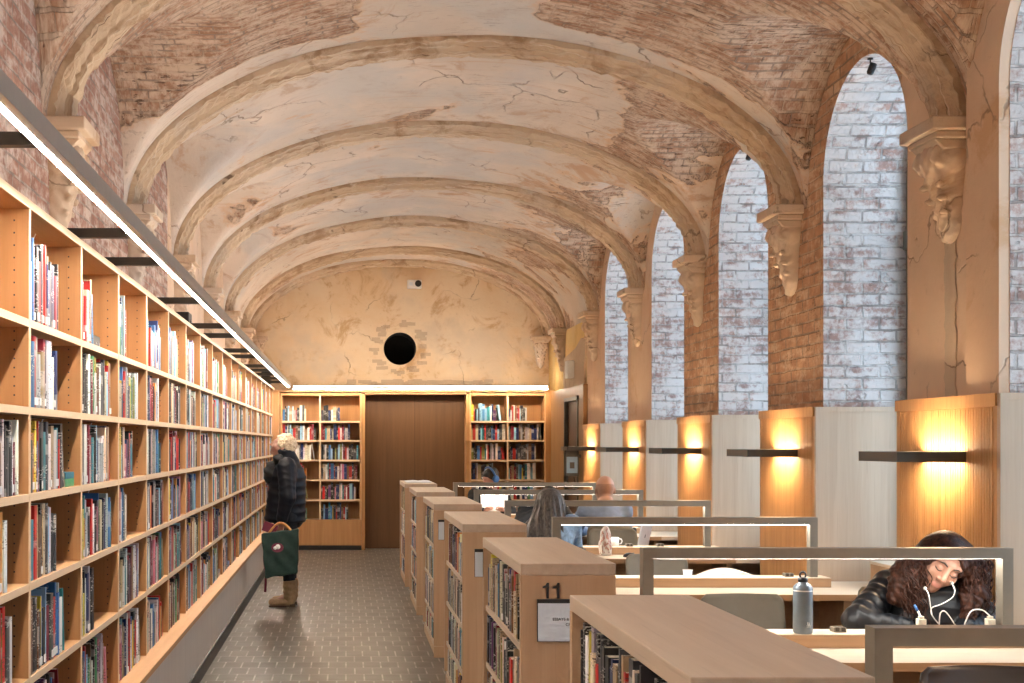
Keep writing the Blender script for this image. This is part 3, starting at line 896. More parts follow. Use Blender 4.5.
for k, (a, b) in enumerate(CY):
    t = empty('low_bookcase', (CX0+CSX[k], a, 0), case_words[k], 'bookcase', 'low bookcases along the aisle')
    of = (CX0, a, 0)
    mb = MB(); mb.box(CX0, CX1, a, b, CZ-0.045, CZ, 'oak_case_y'); mb.build('top_board', parent=t, off=of, bevel=0.003)
    for y0, y1 in ((a, a+0.035), (b-0.035, b)):
        mb = MB(); mb.box(CX0, CX1, y0, y1, 0.085, CZ-0.0455, 'oak_case'); mb.build('end_panel', parent=t, off=of, bevel=0.002)
    mb = MB(); mb.box(CX1-0.03, CX1-0.002, a+0.0355, b-0.0355, 0.085, CZ-0.0455, 'oak_case'); mb.build('back_panel', parent=t, off=of)
    for z in CSH:
        mb = MB(); mb.box(CX0+0.012, CX1-0.031, a+0.0355, b-0.0355, z-0.025, z, 'oak_case_y'); mb.build('shelf', parent=t, off=of)
    mb = MB(); mb.box(CX0+0.01, CX1-0.005, a+0.005, b-0.005, 0.0, 0.059, 'oak_case'); mb.box(CX0, CX1, a, a+0.01, 0.0, 0.083, 'oak_case'); mb.build('plinth', parent=t, off=of)
    # number and framed card on the end that faces the camera
    if k == 1:
        Rx = Matrix.Rotation(math.pi/2, 4, 'X')
        dg_ = MB()
        for xr in (0.761, 0.801):          # bold figures with a flag
            z0 = 1.0125; h_ = 0.059; w_ = 0.0095
            dg_.prism([(xr-w_, z0), (xr, z0), (xr, z0+h_), (xr-0.0075, z0+h_), (xr-0.0125, z0+h_-0.010), (xr-0.0235, z0+h_-0.0135), (xr-0.0235, z0+h_-0.0205), (xr-w_, z0+h_-0.019)], 1, a-0.006, a-0.0005, 'black')
        q = dg_.build('number', parent=t, off=of); q['label'] = 'raised black numeral 11'
        s0 = MB(); s0.box(0.716, 0.893, a-0.010, a-0.001, 0.850, 1.010, 'black'); s_ = s0.build('sign_holder', parent=t, off=of)
        s_['label'] = 'black frame holding a pale card'
        s1 = MB(); s1.box(0.7185, 0.890, a-0.014, a-0.0101, 0.852, 0.995, 'sign_paper'); pc = s1.build('card', parent=s_, off=of)
        txt('ESSAYS &', 0.0155, 'lettering', 'black', s_, Matrix.Translation((0.773-CX0, -0.0145, 0.930)) @ Rx, 0.0004)
        txt('CRITICISM', 0.0155, 'lettering', 'black', s_, Matrix.Translation((0.822-CX0, -0.0145, 0.910)) @ Rx, 0.0004)
    # small card holder standing out from the far upright into the aisle
    if k in (1, 2):
        # small card holder standing out from the far upright into the aisle
        s0 = MB(); yy = b-0.02
        s0.box(CX0-0.042, CX0-0.001, yy-0.012, yy-0.004, 0.955, 1.09, 'black')
        s_ = s0.build('sign_holder', parent=t, off=of); s_['label'] = 'small sign holder sticking out into the aisle'
        s1 = MB(); s1.box(CX0-0.040, CX0-0.003, yy-0.016, yy-0.0121, 0.957, 1.075, 'sign_paper'); s1.build('card', parent=s_, off=of)
t = MB()
a, b = CY[5]
t.prism([(0.70, CZ+0.001), (0.985, CZ+0.001), (0.985, CZ+0.008), (0.93, CZ+0.013), (0.86, CZ+0.007), (0.80, CZ+0.013), (0.70, CZ+0.006)], 1, b-0.9, b-0.25, 'sign_paper')
o = t.build('booklet', off=(0.8, b-0.6, CZ)); o.location = (0.8, b-0.6, CZ)
tag(o, 'pale blue open booklet lying on the farthest low bookcase', 'booklet')

# ------------------------------------------------------------------ reading desks
DY = [3.40+PITCH*k for k in range(6)]
DX0, DX1, DZ = 1.27, 3.585, 0.70
FX0, FX1, FZ = 1.295, 2.955, 1.134
FXS = [1.37, 1.315, 1.297, 1.29, 1.275, 1.265]
M['led_desk'] = emit('desk_led', DESK_C, L_DESK)
desk_words = ['reading desk nearest the camera with a thick grey frame across it', 'reading desk where the curly-haired woman writes, water bottle on its ledge',
              'third reading desk from the camera, in front of the white magazine', 'reading desk with the laptop and the patterned pouch',
              'reading desk in front of the bald man', 'farthest reading desk, by the reader with blue headphones']
lab = {'desk': desk_words}
for k, y in enumerate(DY):
    t = empty('reading_desk', (DX0, y, 0), desk_words[k], 'desk', 'reading desks under the windows')
    of = (DX0, y, 0)
    mb = MB(); mb.box(DX0, 3.03, y-0.46, y+0.46, DZ-0.034, DZ, 'desk_wood')
    yc = min(NICHES, key=lambda q: abs(q-y))
    lo, hi = max(y-0.46, yc-HALFN+0.01), min(y+0.46, yc+HALFN-0.04)
    mb.box(3.03, DX1, lo, hi, DZ-0.034, DZ, 'desk_wood')
    mb.build('tabletop', parent=t, off=of)
    mb = MB(); mb.box(DX0, 3.03, y-0.463, y-0.4605, DZ-0.036, DZ-0.001, 'desk_edge'); mb.build('edge_band', parent=t, off=of)
    mb = MB(); mb.box(DX0, 3.02, y-0.085, y+0.085, DZ+0.0005, DZ+0.056, 'desk_edge'); mb.box(DX0, 3.02, y-0.085, y+0.085, DZ+0.0565, DZ+0.060, 'desk_wood')
    lg = mb.build('ledge', parent=t, off=of, bevel=0.002)
    for x in {1: (2.19, 2.56, 2.867), 3: (2.30, 2.55)}.get(k, (2.78,)):
        s = MB(); s.box(x-0.027, x+0.027, y-0.03, y+0.03, DZ+0.0605, DZ+0.082, 'frame_metal'); s.box(x-0.022, x-0.004, y-0.031, y+0.02, DZ+0.065, DZ+0.083, 'lamp_metal'); s.box(x+0.004, x+0.022, y-0.031, y+0.02, DZ+0.065, DZ+0.083, 'lamp_metal')
        s.build('power_socket', parent=lg, off=of, bevel=0.002)
    for x0 in (DX0+0.02, 2.97):
        mb = MB(); mb.box(x0, x0+0.04, y-0.42, y+0.42, 0.0, DZ-0.0345, 'desk_edge'); mb.build('leg_panel', parent=t, off=of)
    mb = MB(); mb.box(DX0+0.06, 2.97, y-0.012, y+0.012, 0.25, DZ-0.0345, 'desk_edge'); mb.build('modesty_panel', parent=t, off=of)
    # the metal goal-post frame with its light
    mb = MB(); D = 0.032; T = 0.047; FX0 = FXS[k]; FZ = 1.12 if k == 0 else 1.134
    mb.box(FX0, FX0+T, y-D, y+D, DZ+0.06, FZ, 'frame_metal'); mb.box(FX1-T, FX1, y-D, y+D, DZ+0.06, FZ, 'frame_metal')
    mb.box(FX0+T, FX1-T, y-D, y+D, FZ-T, FZ, 'frame_metal')
    fr = mb.build('lamp_frame', parent=t, off=of)
    fr['label'] = 'grey metal goal-post frame with a light under its bar'
    mb = MB(); mb.box(FX0+T+0.005, FX1-T-0.005, y-0.02, y+0.02, FZ-T-(0.0012 if k < 3 else 0.0006), FZ-T-0.0002, 'led_desk'); mb.build('light_strip', parent=fr, off=of)

# ------------------------------------------------------------------ wall lamps on the panelled piers
M['led_wall'] = emit('wall_lamp_led', WARM, L_WALL)
lamp_words = ['dark flat wall lamp above the curly-haired woman', 'dark wall lamp on the second golden panel from the camera', 'dark wall lamp on the third golden panel from the camera',
              'dark wall lamp on the fourth golden panel, above the bald man', 'farthest dark wall lamp, beside the black wall telephone']
for k in range(-3, 5):
    y = NEAR[k+4]+0.535
    t = empty('wall_lamp', (XP, y, 1.53), lamp_words[k] if k >= 0 else 'dark flat wall lamp on a panelled pier behind the camera', 'lamp', 'flat wall lamps on the golden panels')
    of = (XP, y, 1.53); z0, z1 = 1.506, 1.556; ya, yb = y-0.24, y+0.24
    mb = MB()
    # tray open above and below next to the wall, where the light comes out
    mb.box(2.715, 2.93, ya, yb, z0, z1, 'lamp_metal'); mb.box(2.93, XP-0.012, ya, ya+0.012, z0, z1, 'lamp_metal'); mb.box(2.93, XP-0.012, yb-0.012, yb, z0, z1, 'lamp_metal')
    mb.box(XP-0.012, XP-0.0045, ya, yb, z0, z1, 'lamp_metal')
    mb.build('housing', parent=t, off=of)
    mb = MB(); mb.box(2.935, XP-0.014, ya+0.014, yb-0.014, z0+0.012, z1-0.012, 'led_wall'); mb.build('light_strip', parent=t, off=of)

# ------------------------------------------------------------------ strip light over the long bookcase, and the one on the back wall
M['led_down'] = emit('strip_led', STRIP_C, L_STRIP_DOWN); M['led_up'] = emit('strip_uplight', (1.0, 0.86, 0.71), L_STRIP_UP); M['led_back'] = emit('back_strip_led', (1.0, 0.84, 0.62), L_BACK)
SX, SZ = -0.84, 2.44
t = empty('strip_light', (SX, 1.0, SZ), 'long linear strip light hung in front of the top of the long bookcase', 'lamp', 'linear strip lights')
of = (SX, 1.0, SZ)
mb = MB(); mb.box(SX-0.024, SX+0.024, -2.5, 19.2, SZ-0.012, SZ+0.045, 'strip_metal'); mb.build('housing', parent=t, off=of)
mb = MB(); mb.box(SX-0.023, SX-0.003, -2.5, 19.2, SZ-0.0128, SZ-0.0122, 'led_down'); mb.build('diffuser', parent=t, off=of)
mb = MB(); mb.box(SX-0.018, SX+0.018, -2.5, 19.2, SZ+0.0455, SZ+0.05, 'led_up'); mb.build('uplight', parent=t, off=of)
for y in (0.5, 2.0, 3.63, 5.25, 6.07, 7.74, 9.4, 10.25, 11.9, 12.7, 14.3, 15.1, 16.0, 17.0, 18.0):
    mb = MB(); mb.box(XL+0.004, SX-0.0245, y-0.02, y+0.02, SZ-0.012, SZ+0.025, 'bracket'); mb.build('bracket', parent=t, off=of)
t = empty('strip_light', (0.8, 19.25, SZ), 'linear strip light running across the top of the back wall bookcases', 'lamp', 'linear strip lights')
of = (0.8, 19.25, SZ)
mb = MB(); mb.box(-0.78, 2.98, 19.22, 19.27, SZ-0.035, SZ-0.005, 'strip_metal'); mb.build('housing', parent=t, off=of)
mb = MB(); mb.box(-0.78, 2.98, 19.215, 19.265, SZ-0.047, SZ-0.0355, 'led_back'); mb.build('diffuser', parent=t, off=of)
mb = MB(); mb.box(-0.78, 2.98, 19.225, 19.265, SZ-0.0045, SZ+0.0, 'led_up'); mb.build('uplight', parent=t, off=of)
for x in (-0.3, 0.8, 1.9, 2.8):
    mb = MB(); mb.box(x-0.015, x+0.015, 19.2705, 19.45, SZ-0.058, SZ-0.01, 'bracket'); mb.build('bracket', parent=t, off=of)

# ------------------------------------------------------------------ small fittings
def add_box_thing(name, parts, label, cat, loc, group=None, rz=0):
    t = empty(name, loc, label, cat, group, rz)
    for pn, mb, bv in parts: mb.build(pn, parent=t, bevel=bv)
    return t
# loudspeakers on top of the long bookcase
for (x, y, w, h, lb) in ((-1.25, 9.9, 0.13, 0.17, 'small black loudspeaker on top of the long bookcase, middle of its length'), (-1.16, 18.9, 0.13, 0.22, 'small black loudspeaker on the bookcase top in the far corner')):
    mb = MB(); mb.box(-w/2, w/2, -0.10, 0.10, 0, h, 'black'); c = MB()
    c.lathe([(0.0, 0.004), (0.03, 0.004), (0.045, 0.010), (0.052, 0.002), (0.052, 0.0)], (w/2, 0, h*0.4), 'lamp_metal', 20, 'X')
    add_box_thing('loudspeaker', [('cabinet', mb, 0.008), ('speaker_cone', c, 0)], lb, 'loudspeaker', (x, y, 2.4205), 'loudspeakers on the bookcase')
# camera on the back wall
mb = MB(); mb.box(-0.11, 0.11, -0.11, 0.0, -0.06, 0.07, 'white')
c = MB(); c.lathe([(0.0, -0.132), (0.042, -0.132), (0.05, -0.125), (0.05, -0.11), (0.03, -0.10)], (0.055, 0, 0.01), 'black', 20, 'Y')
l = MB(); l.box(-0.08, -0.03, -0.113, -0.109, -0.02, 0.03, 'sign_paper')
add_box_thing('security_camera', [('housing', mb, 0.012), ('lens', c, 0), ('sensor_window', l, 0)], 'white security camera box high on the back wall above the round hole', 'camera', (1.05, YB, 4.03))
M['screen_blue'] = plain('screen_blue', (0.11, 0.20, 0.34), 0.3, 0, 0.05)
# emergency light box and wall telephone at the far right
mb = MB(); mb.box(-0.09, 0, -0.12, 0.12, -0.12, 0.12, 'white'); l = MB(); l.box(-0.095, -0.0905, -0.10, 0.10, -0.05, 0.05, 'paper')
add_box_thing('emergency_light', [('housing', mb, 0.01), ('diffuser', l, 0)], 'small white emergency light box above the far door on the window wall', 'light fitting', (XR-0.031, 17.7, 2.60))
mb = MB(); mb.box(-0.05, 0, -0.09, 0.09, -0.19, 0.20, 'black'); s = MB(); s.box(-0.056, -0.0505, -0.07, 0.07, -0.15, 0.06, 'screen_blue'); s.box(-0.059, -0.0562, -0.03, 0.03, -0.09, -0.01, 'black')
h_ = MB(); h_.tube([(-0.06, -0.06, 0.17), (-0.085, -0.02, 0.18), (-0.085, 0.04, 0.18), (-0.06, 0.07, 0.17)], 0.02, 'strip_metal', 8)
cd = MB(); cd.tube([(-0.03, 0.05, -0.19), (-0.04, 0.08, -0.30), (-0.04, 0.02, -0.40), (-0.04, -0.05, -0.34), (-0.02, -0.03, -0.20)], 0.006, 'black', 6)
ar = MB(); ar.box(0.0005, 0.03, -0.15, 0.02, 0.05, 0.09, 'bracket')
add_box_thing('wall_telephone', [('mount_arm', ar, 0), ('case', mb, 0.006), ('screen', s, 0), ('handset', h_, 0), ('cord', cd, 0)], 'black wall telephone with a pale screen beside the far door', 'telephone', (2.935, 16.93, 1.36), None, math.pi/2)
# black spotlights hung from the crowns of the window niches
spot_words = {1: 'small black spotlight at the crown of the tall window niche nearest the camera', 2: 'small black spotlight at the crown of the second window niche',
              3: 'tiny black spotlight in the third window niche', 4: 'tiny black spotlight in the farthest window niche'}
for k in (1, 2, 3, 4):
    yc = NICHES[k+3]
    b_ = MB(); b_.lathe([(0.0, 0.0), (0.028, 0.0), (0.028, -0.012), (0, -0.012)], (0, 0, 0), 'black', 14)
    st = MB(); st.tube([(0, 0, -0.012), (0, 0, -0.06)], 0.007, 'black', 8)
    hd = MB(); hd.lathe([(0.0, -0.02), (0.026, -0.02), (0.036, 0.0), (0.036, 0.09), (0.0, 0.10)], (0, 0, -0.14), 'black', 16, 'Z', Matrix.Rotation(0.35, 3, 'Y'))
    add_box_thing('spotlight', [('base', b_, 0), ('stem', st, 0), ('lamp_head', hd, 0)], spot_words[k], 'spotlight', (XR+0.05, yc, ARCH_Z+HALFN-0.002), 'spotlights in the window niches').scale = (0.6, 0.6, 0.6)

# ------------------------------------------------------------------ shell chairs
def chair_parts(t, mat, w=0.42, h=0.84):
    """local: seat front towards +y"""
    def shell(fn_y, fn_z, n, wfun, curve, th):
        vs_ = []; m_ = 14
        for i in range(n+1):
            u = i/n
            for j in range(m_+1):
                s = -1+2*j/m_; ww = wfun(u)*w/2
                c = curve(u)*s*s
                vs_.append((s*ww, fn_y(u)+c, fn_z(u)))
        k = m_+1
        fs_ = [(i*k+j, i*k+j+1, (i+1)*k+j+1, (i+1)*k+j) for i in range(n) for j in range(m_)]
        m = MB(); m.add(vs_, fs_, mat, smooth=True)
        return m, th
    def rnd(u, a=0.86): return 1.0 if u < a else math.sqrt(max(0.0, 1-((u-a)/(1-a))**2))*0.16+0.84
    m, th = shell(lambda u: -0.20-0.07*u, lambda u: 0.47+(h-0.47)*u, 18, lambda u: rnd(u, 0.84) if u > 0.1 else 0.86+1.4*u, lambda u: 0.05, 0.012)
    o = m.build('backrest', parent=t); md = o.modifiers.new('s', 'SOLIDIFY'); md.thickness = th; md.offset = 0
    m, th = shell(lambda u: 0.22-0.42*u, lambda u: 0.455-0.02*math.sin(math.pi*u)+0.015*u, 12, lambda u: 0.9+0.1*math.sin(math.pi*min(1, u*1.3)), lambda u: 0.0, 0.012)
    o = m.build('seat', parent=t); md = o.modifiers.new('s', 'SOLIDIFY'); md.thickness = th; md.offset = 0
    for sx in (-1, 1):
        for sy in (-1, 1):
            m = MB(); m.tube([(sx*0.14, sy*0.13, 0.44), (sx*0.20, sy*0.20, 0.0)], 0.011, 'chrome', 8); m.build('leg', parent=t)
chair0 = empty('shell_chair', (0, 0, 0), '', 'chair'); chair_parts(chair0, 'shell')
chairD = empty('shell_chair', (0, 0, 0), '', 'chair'); chair_parts(chairD, 'shell_dark')
GCH = 'shell chairs at the reading desks'
def place_chair(src, used, x, y, face, label):
    o = src if not used else copy_tree(src)
    o.location = (x, y, 0); o.rotation_euler = (0, 0, 0 if face > 0 else math.pi)
    tag(o, label, 'chair', GCH); return o
place_chair(chairD, False, 2.15, 4.43-0.25, -1, 'dark shell chair in the near corner behind the nearest desk frame')
c_ = [(1.985, 6.30, -1, 'empty grey shell chair behind the water bottle, next to the curly-haired woman'),
      (2.875, 6.64, -1, 'grey shell chair on which the curly-haired woman sits'),
      (2.12, 8.66, -1, 'empty grey shell chair behind the third desk from the camera'),
      (1.55, 9.72, 1, 'grey shell chair on which the long-haired reader sits'),
      (2.36, 11.27, -1, 'empty grey shell chair behind the open laptop'),
      (2.05, 13.74, -1, 'grey shell chair of the reader in black hidden behind the long hair'),
      (2.42, 12.12, 1, 'grey shell chair on which the bald man sits'),
      (1.74, 16.05, -1, 'grey shell chair of the reader with blue headphones')]
for i, (x, y, f, lb) in enumerate(c_):
    o = place_chair(chair0, i > 0, x, y, f, lb)
    if i == 1: o.scale = (0.84, 1, 1)
    else: o.scale = (1, 1, 1)

# ------------------------------------------------------------------ things on the desks
LZ = DZ+0.0605        # top of a ledge
# water bottle
t = empty('water_bottle', (2.018, DY[1]-0.045, LZ), 'grey metal water bottle with a black cap standing on the desk ledge', 'bottle')
M['bottle'] = plain('bottle_paint', (0.14, 0.175, 0.21), 0.35, 0.3, 0.12, 14)
mb = MB(); mb.lathe([(0.0, 0), (0.038, 0), (0.042, 0.006), (0.042, 0.195), (0.040, 0.206), (0.030, 0.217), (0.022, 0.221), (0.020, 0.226), (0.0, 0.226)], (0, 0, 0), 'bottle', 32); mb.build('body', parent=t)
mb = MB(); mb.lathe([(0.0, 0.2265), (0.021, 0.2265), (0.021, 0.244), (0.012, 0.247), (0.0, 0.247)], (0, 0, 0), 'black', 24); cp = mb.build('cap', parent=t)
mb = MB(); mb.tube([(0.013*math.cos(a), 0, 0.256+0.014*math.sin(a)) for a in [math.pi*2*i/16 for i in range(16)]], 0.004, 'black', 8, True); mb.build('carry_loop', parent=cp)
mb = MB(); mb.lathe([(0.0423, 0.186), (0.0427, 0.187), (0.0427, 0.190), (0.0423, 0.191)], (0, 0, 0), 'wire', 32); mb.build('ring', parent=t)
lo_ = MB()
for i in range(7):
    u = -0.1-0.055*i; z = 0.030+0.006*((i*5) % 3); lo_.tube([(0.0424*math.sin(-u), -0.0424*math.cos(u), z), (0.0424*math.sin(-u-0.02), -0.0424*math.cos(u-0.02), z+0.012)], 0.0011, 'white', 5)
lo_.build('logo', parent=t)
# laptop
M['alu'] = plain('laptop_shell', (0.44, 0.44, 0.46), 0.35, 0.5, 0.02)
t = empty('laptop', (2.36, DY[3]+0.30, DZ), 'open silver laptop seen from behind on the desk with the patterned pouch', 'laptop', rz=1.06)
mb = MB(); mb.box(-0.16, 0.16, -0.115, 0.115, 0.001, 0.014, 'alu'); mb.build('base', parent=t, bevel=0.003)
Rl = Matrix.Rotation(math.radians(12), 3, 'X')
lid = MB(); lid.box(-0.16, 0.16, -0.004, 0.004, 0, 0.225, 'alu', Rl, (0, -0.113, 0.014)); ld = lid.build('lid', parent=t)
sc = MB(); sc.box(-0.15, 0.15, 0.0042, 0.005, 0.012, 0.215, 'black', Rl, (0, -0.113, 0.014)); sc.build('screen', parent=ld)
lg = MB(); n = 20
lg.add([Rl @ Vector((0.014*math.cos(2*math.pi*i/n)*(1 if abs(i-5) > 1 else 0.9), -0.0046, 0.115+0.017*math.sin(2*math.pi*i/n)))+Vector((0, -0.113, 0.014)) for i in range(n)], [tuple(range(n))], 'black')
lg.add([Rl @ Vector((0.002+0.004*a, -0.0046, 0.136+0.007*b))+Vector((0, -0.113, 0.014)) for a, b in ((0, 0), (1, 0.2), (1.3, 1.2), (0.3, 1))], [(0, 1, 2, 3)], 'black')
lg.build('logo', parent=ld)
kb = MB(); kb.box(-0.14, 0.14, -0.08, 0.02, 0.0142, 0.0152, 'black'); kb.build('keyboard', parent=t)
# patterned pouch standing by the laptop
kf = NT('patterned_cloth'); ff = kf.noise(kf.n('ShaderNodeMapping', {'Vector': kf.obj(), 'Scale': (34.0, 34.0, 14.0), 'Rotation': (0.5, 0.4, 0.3)}).outputs[0], 1.0, 3, 0.6, 1.5)
M['pattern'] = kf.out(kf.ramp(ff, [(0.40, (0.70, 0.66, 0.60)), (0.50, (0.66, 0.60, 0.55)), (0.54, (0.24, 0.10, 0.07)), (0.60, (0.60, 0.25, 0.18)), (0.66, (0.72, 0.70, 0.66))]), 0.7)
t = empty('pouch', (2.075, DY[3]-0.16, DZ), 'tall narrow patterned cloth pouch standing beside the laptop', 'pouch')
sdf_obj('body', lambda P: np.maximum(smin(f_ell(P, (0, 0, 0.11), (0.046, 0.035, 0.13)), f_box(P, (0, 0, 0.06), (0.042, 0.034, 0.06), 0.02), 0.03)+0.003*np.sin(P[:, 0]*90+P[:, 2]*40), 0.002-P[:, 2]), (-0.08, -0.07, -0.02), (0.08, 0.07, 0.27), 0.007, 'pattern', t)
mb = MB(); mb.tube([(0.0, 0, 0.225), (0.012, 0, 0.25), (0.0, 0, 0.262), (-0.012, 0, 0.25), (0, 0, 0.225)], 0.003, 'pattern', 6); mb.build('drawstring', parent=t)
t = empty('mug', (2.19, DY[3]+0.04, LZ), 'small white mug with a handle beside the patterned pouch', 'mug')
mb = MB(); mb.lathe([(0, 0), (0.03, 0), (0.034, 0.01), (0.036, 0.07), (0.033, 0.07), (0.031, 0.012), (0, 0.01)], (0, 0, 0), 'white', 24); mb.build('body', parent=t)
mb = MB(); mb.tube([(0.034, 0, 0.058), (0.055, 0, 0.055), (0.062, 0, 0.038), (0.053, 0, 0.02), (0.034, 0, 0.016)], 0.005, 'white', 8); mb.build('handle', parent=t)
# mouse, glasses case, keys
t = empty('computer_mouse', (2.24, DY[3]-0.30, DZ), 'small black computer mouse on the laptop desk', 'mouse')
sdf_obj('body', lambda P: np.maximum(f_ell(P, (0, 0, 0.0), (0.055, 0.033, 0.036)), -P[:, 2]), (-0.08, -0.05, -0.01), (0.08, 0.05, 0.06), 0.005, 'black', t)
mb = MB(); mb.lathe([(0, -0.004), (0.007, -0.004), (0.007, 0.004), (0, 0.004)], (0.03, 0, 0.031), 'frame_metal', 12, 'Y'); mb.build('scroll_wheel', parent=t)
t = empty('glasses', (2.42, DY[3]-0.30, DZ), 'dark folded spectacles lying right of the black mouse', 'glasses')
for s in (-1, 1):
    mb = MB(); mb.tube([(s*0.034+0.027*math.cos(a), 0, 0.022+0.02*math.sin(a)) for a in [2*math.pi*i/18 for i in range(18)]], 0.003, 'black', 6, True); mb.build('rim', parent=t)
    mb = MB(); mb.tube([(s*0.062, 0, 0.026), (s*0.064, 0.05, 0.02), (s*0.02, 0.06, 0.008)], 0.0025, 'black', 6); mb.build('temple', parent=t)
mb = MB(); mb.tube([(-0.008, 0, 0.028), (0, 0, 0.031), (0.008, 0, 0.028)], 0.003, 'black', 6); mb.build('bridge', parent=t)
# open magazine on the far half of the third desk
t = empty('magazine', (2.49, DY[2]+0.27, DZ), 'white magazine lying face down, its back arched, behind the third desk ledge', 'magazine')
for s in (-1, 1):
    n = 12; top = [(s*0.215*i/n, 0.074*math.cos(math.pi/2*i/n)**0.8+0.003) for i in range(n+1)]
    poly = top+[(s*0.215, 0.001), (s*0.0004, 0.001)]; poly[0] = (s*0.0004, poly[0][1])
    mb = MB(); mb.prism(poly, 1, -0.14, 0.14, 'paper'); mb.build('page_block', parent=t)
# white cup behind third desk's ledge
t = empty('paper_cup', (2.19, DY[2]+0.16, DZ), 'pale blue paper cup beside the empty chair behind the third desk', 'cup')
mb = MB(); mb.lathe([(0, 0), (0.022, 0), (0.03, 0.085), (0.028, 0.085), (0.02, 0.004), (0, 0.004)], (0, 0, 0), 'sign_paper', 20); mb.build('body', parent=t)
mb = MB(); mb.lathe([(0.029, 0.082), (0.032, 0.084), (0.032, 0.088), (0.028, 0.088)], (0, 0, 0), 'white', 20); mb.build('rim', parent=t)
# headphones lying on the niche sill end of desk four
t = empty('headphones', (2.74, DY[4]-0.28, DZ), 'dark headphones with a white cord lying on the bald man desk, wall end', 'headphones')
for s in (-1, 1):
    mb = MB(); mb.lathe([(0, -0.015), (0.034, -0.015), (0.038, 0), (0.034, 0.015), (0, 0.018)], (s*0.07, 0, 0.041), 'black', 18, 'X'); mb.build('ear_cup', parent=t)
mb = MB(); mb.tube([(0.08*math.cos(a), 0.09*math.sin(a), 0.04+0.01*math.sin(a)) for a in [math.pi*i/14 for i in range(15)]], 0.007, 'black', 8); mb.build('headband', parent=t)
mb = MB(); mb.tube([(-0.09, 0, 0.02), (-0.17, -0.03, 0.006), (-0.2, 0.06, 0.006), (-0.1, 0.12, 0.006), (0.1, 0.14, 0.006), (0.17, 0.05, 0.006)], 0.004, 'white', 6); mb.build('cord', parent=t)
# wooden tray on the window sill of the second niche
t = empty('wooden_box', (3.43, 8.12, DZ+0.0), 'wooden box at the window end of the third desk', 'box')
mb = MB(); mb.box(-0.09, 0.16, -0.16, 0.16, 0.001, 0.13, 'desk_edge'); mb.build('body', parent=t, bevel=0.003)
mb = MB(); mb.box(-0.093, 0.163, -0.163, 0.163, 0.1305, 0.15, 'desk_wood'); mb.build('lid', parent=t, bevel=0.003)
# upright white newspaper before the reader with headphones
t = empty('newspaper', (1.78, DY[5]+0.22, DZ), 'large white sheets held open in front of the reader with blue headphones', 'newspaper')
for s in (-1, 1):
    mb = MB(); mb.add([(0, 0, 0.02), (s*0.16, 0.04, 0.02), (s*0.165, 0.06, 0.30), (0, 0.03, 0.31), (0, 0.004, 0.02), (s*0.16, 0.044, 0.02), (s*0.165, 0.064, 0.30), (0, 0.034, 0.31)], [(0, 1, 2, 3), (4, 5, 6, 7), (0, 1, 5, 4), (2, 3, 7, 6), (1, 2, 6, 5), (0, 3, 7, 4)], 'paper'); mb.build('sheet', parent=t)
mb = MB(); mb.box(-0.16, 0.16, -0.02, 0.06, 0.001, 0.02, 'paper'); mb.build('folded_section', parent=t)
# blue folder and papers by the long-haired reader
M['blue'] = plain('blue_card', (0.05, 0.16, 0.42), 0.4)
t = MB(); t.box(-0.14, 0.14, -0.055, 0.085, 0.001, 0.006, 'paper')
o = t.build('paper_sheets'); o.location = (1.84, DY[4]-0.02, LZ-0.0005); tag(o, 'white papers on the fifth desk ledge beyond the long-haired reader', 'paper')
t = MB(); t.box(-0.10, 0.13, -0.05, 0.08, 0.0065, 0.022, 'blue')
o = t.build('folder'); o.location = (1.84, DY[4]-0.02, LZ-0.0005); tag(o, 'blue folder on the white papers beyond the long-haired reader', 'folder')

# ------------------------------------------------------------------ books
PAL = [('black', (0.02, 0.02, 0.022), 18), ('charcoal', (0.06, 0.062, 0.068), 9), ('white', (0.74, 0.72, 0.68), 16), ('cream', (0.64, 0.55, 0.40), 5), ('pale grey', (0.40, 0.40, 0.40), 7),
       ('maroon', (0.20, 0.015, 0.03), 8), ('red', (0.52, 0.025, 0.02), 7), ('navy', (0.015, 0.03, 0.11), 10), ('blue', (0.05, 0.17, 0.40), 5), ('pale blue', (0.25, 0.47, 0.62), 6),
       ('teal', (0.03, 0.22, 0.27), 4), ('green', (0.05, 0.24, 0.10), 3), ('olive', (0.24, 0.24, 0.06), 2), ('yellow', (0.70, 0.52, 0.06), 3), ('orange', (0.66, 0.26, 0.06), 2), ('brown', (0.16, 0.08, 0.04), 4),
       ('tan', (0.42, 0.30, 0.18), 4), ('purple', (0.13, 0.04, 0.15), 1), ('pink', (0.60, 0.20, 0.26), 1)]
PALW = [p[2] for p in PAL]
LOWPAL = [20, 14, 7, 12, 12, 5, 3, 3, 2, 2, 1, 1, 1, 1, 1, 8, 12, 1, 0]
rb = random.Random(21)
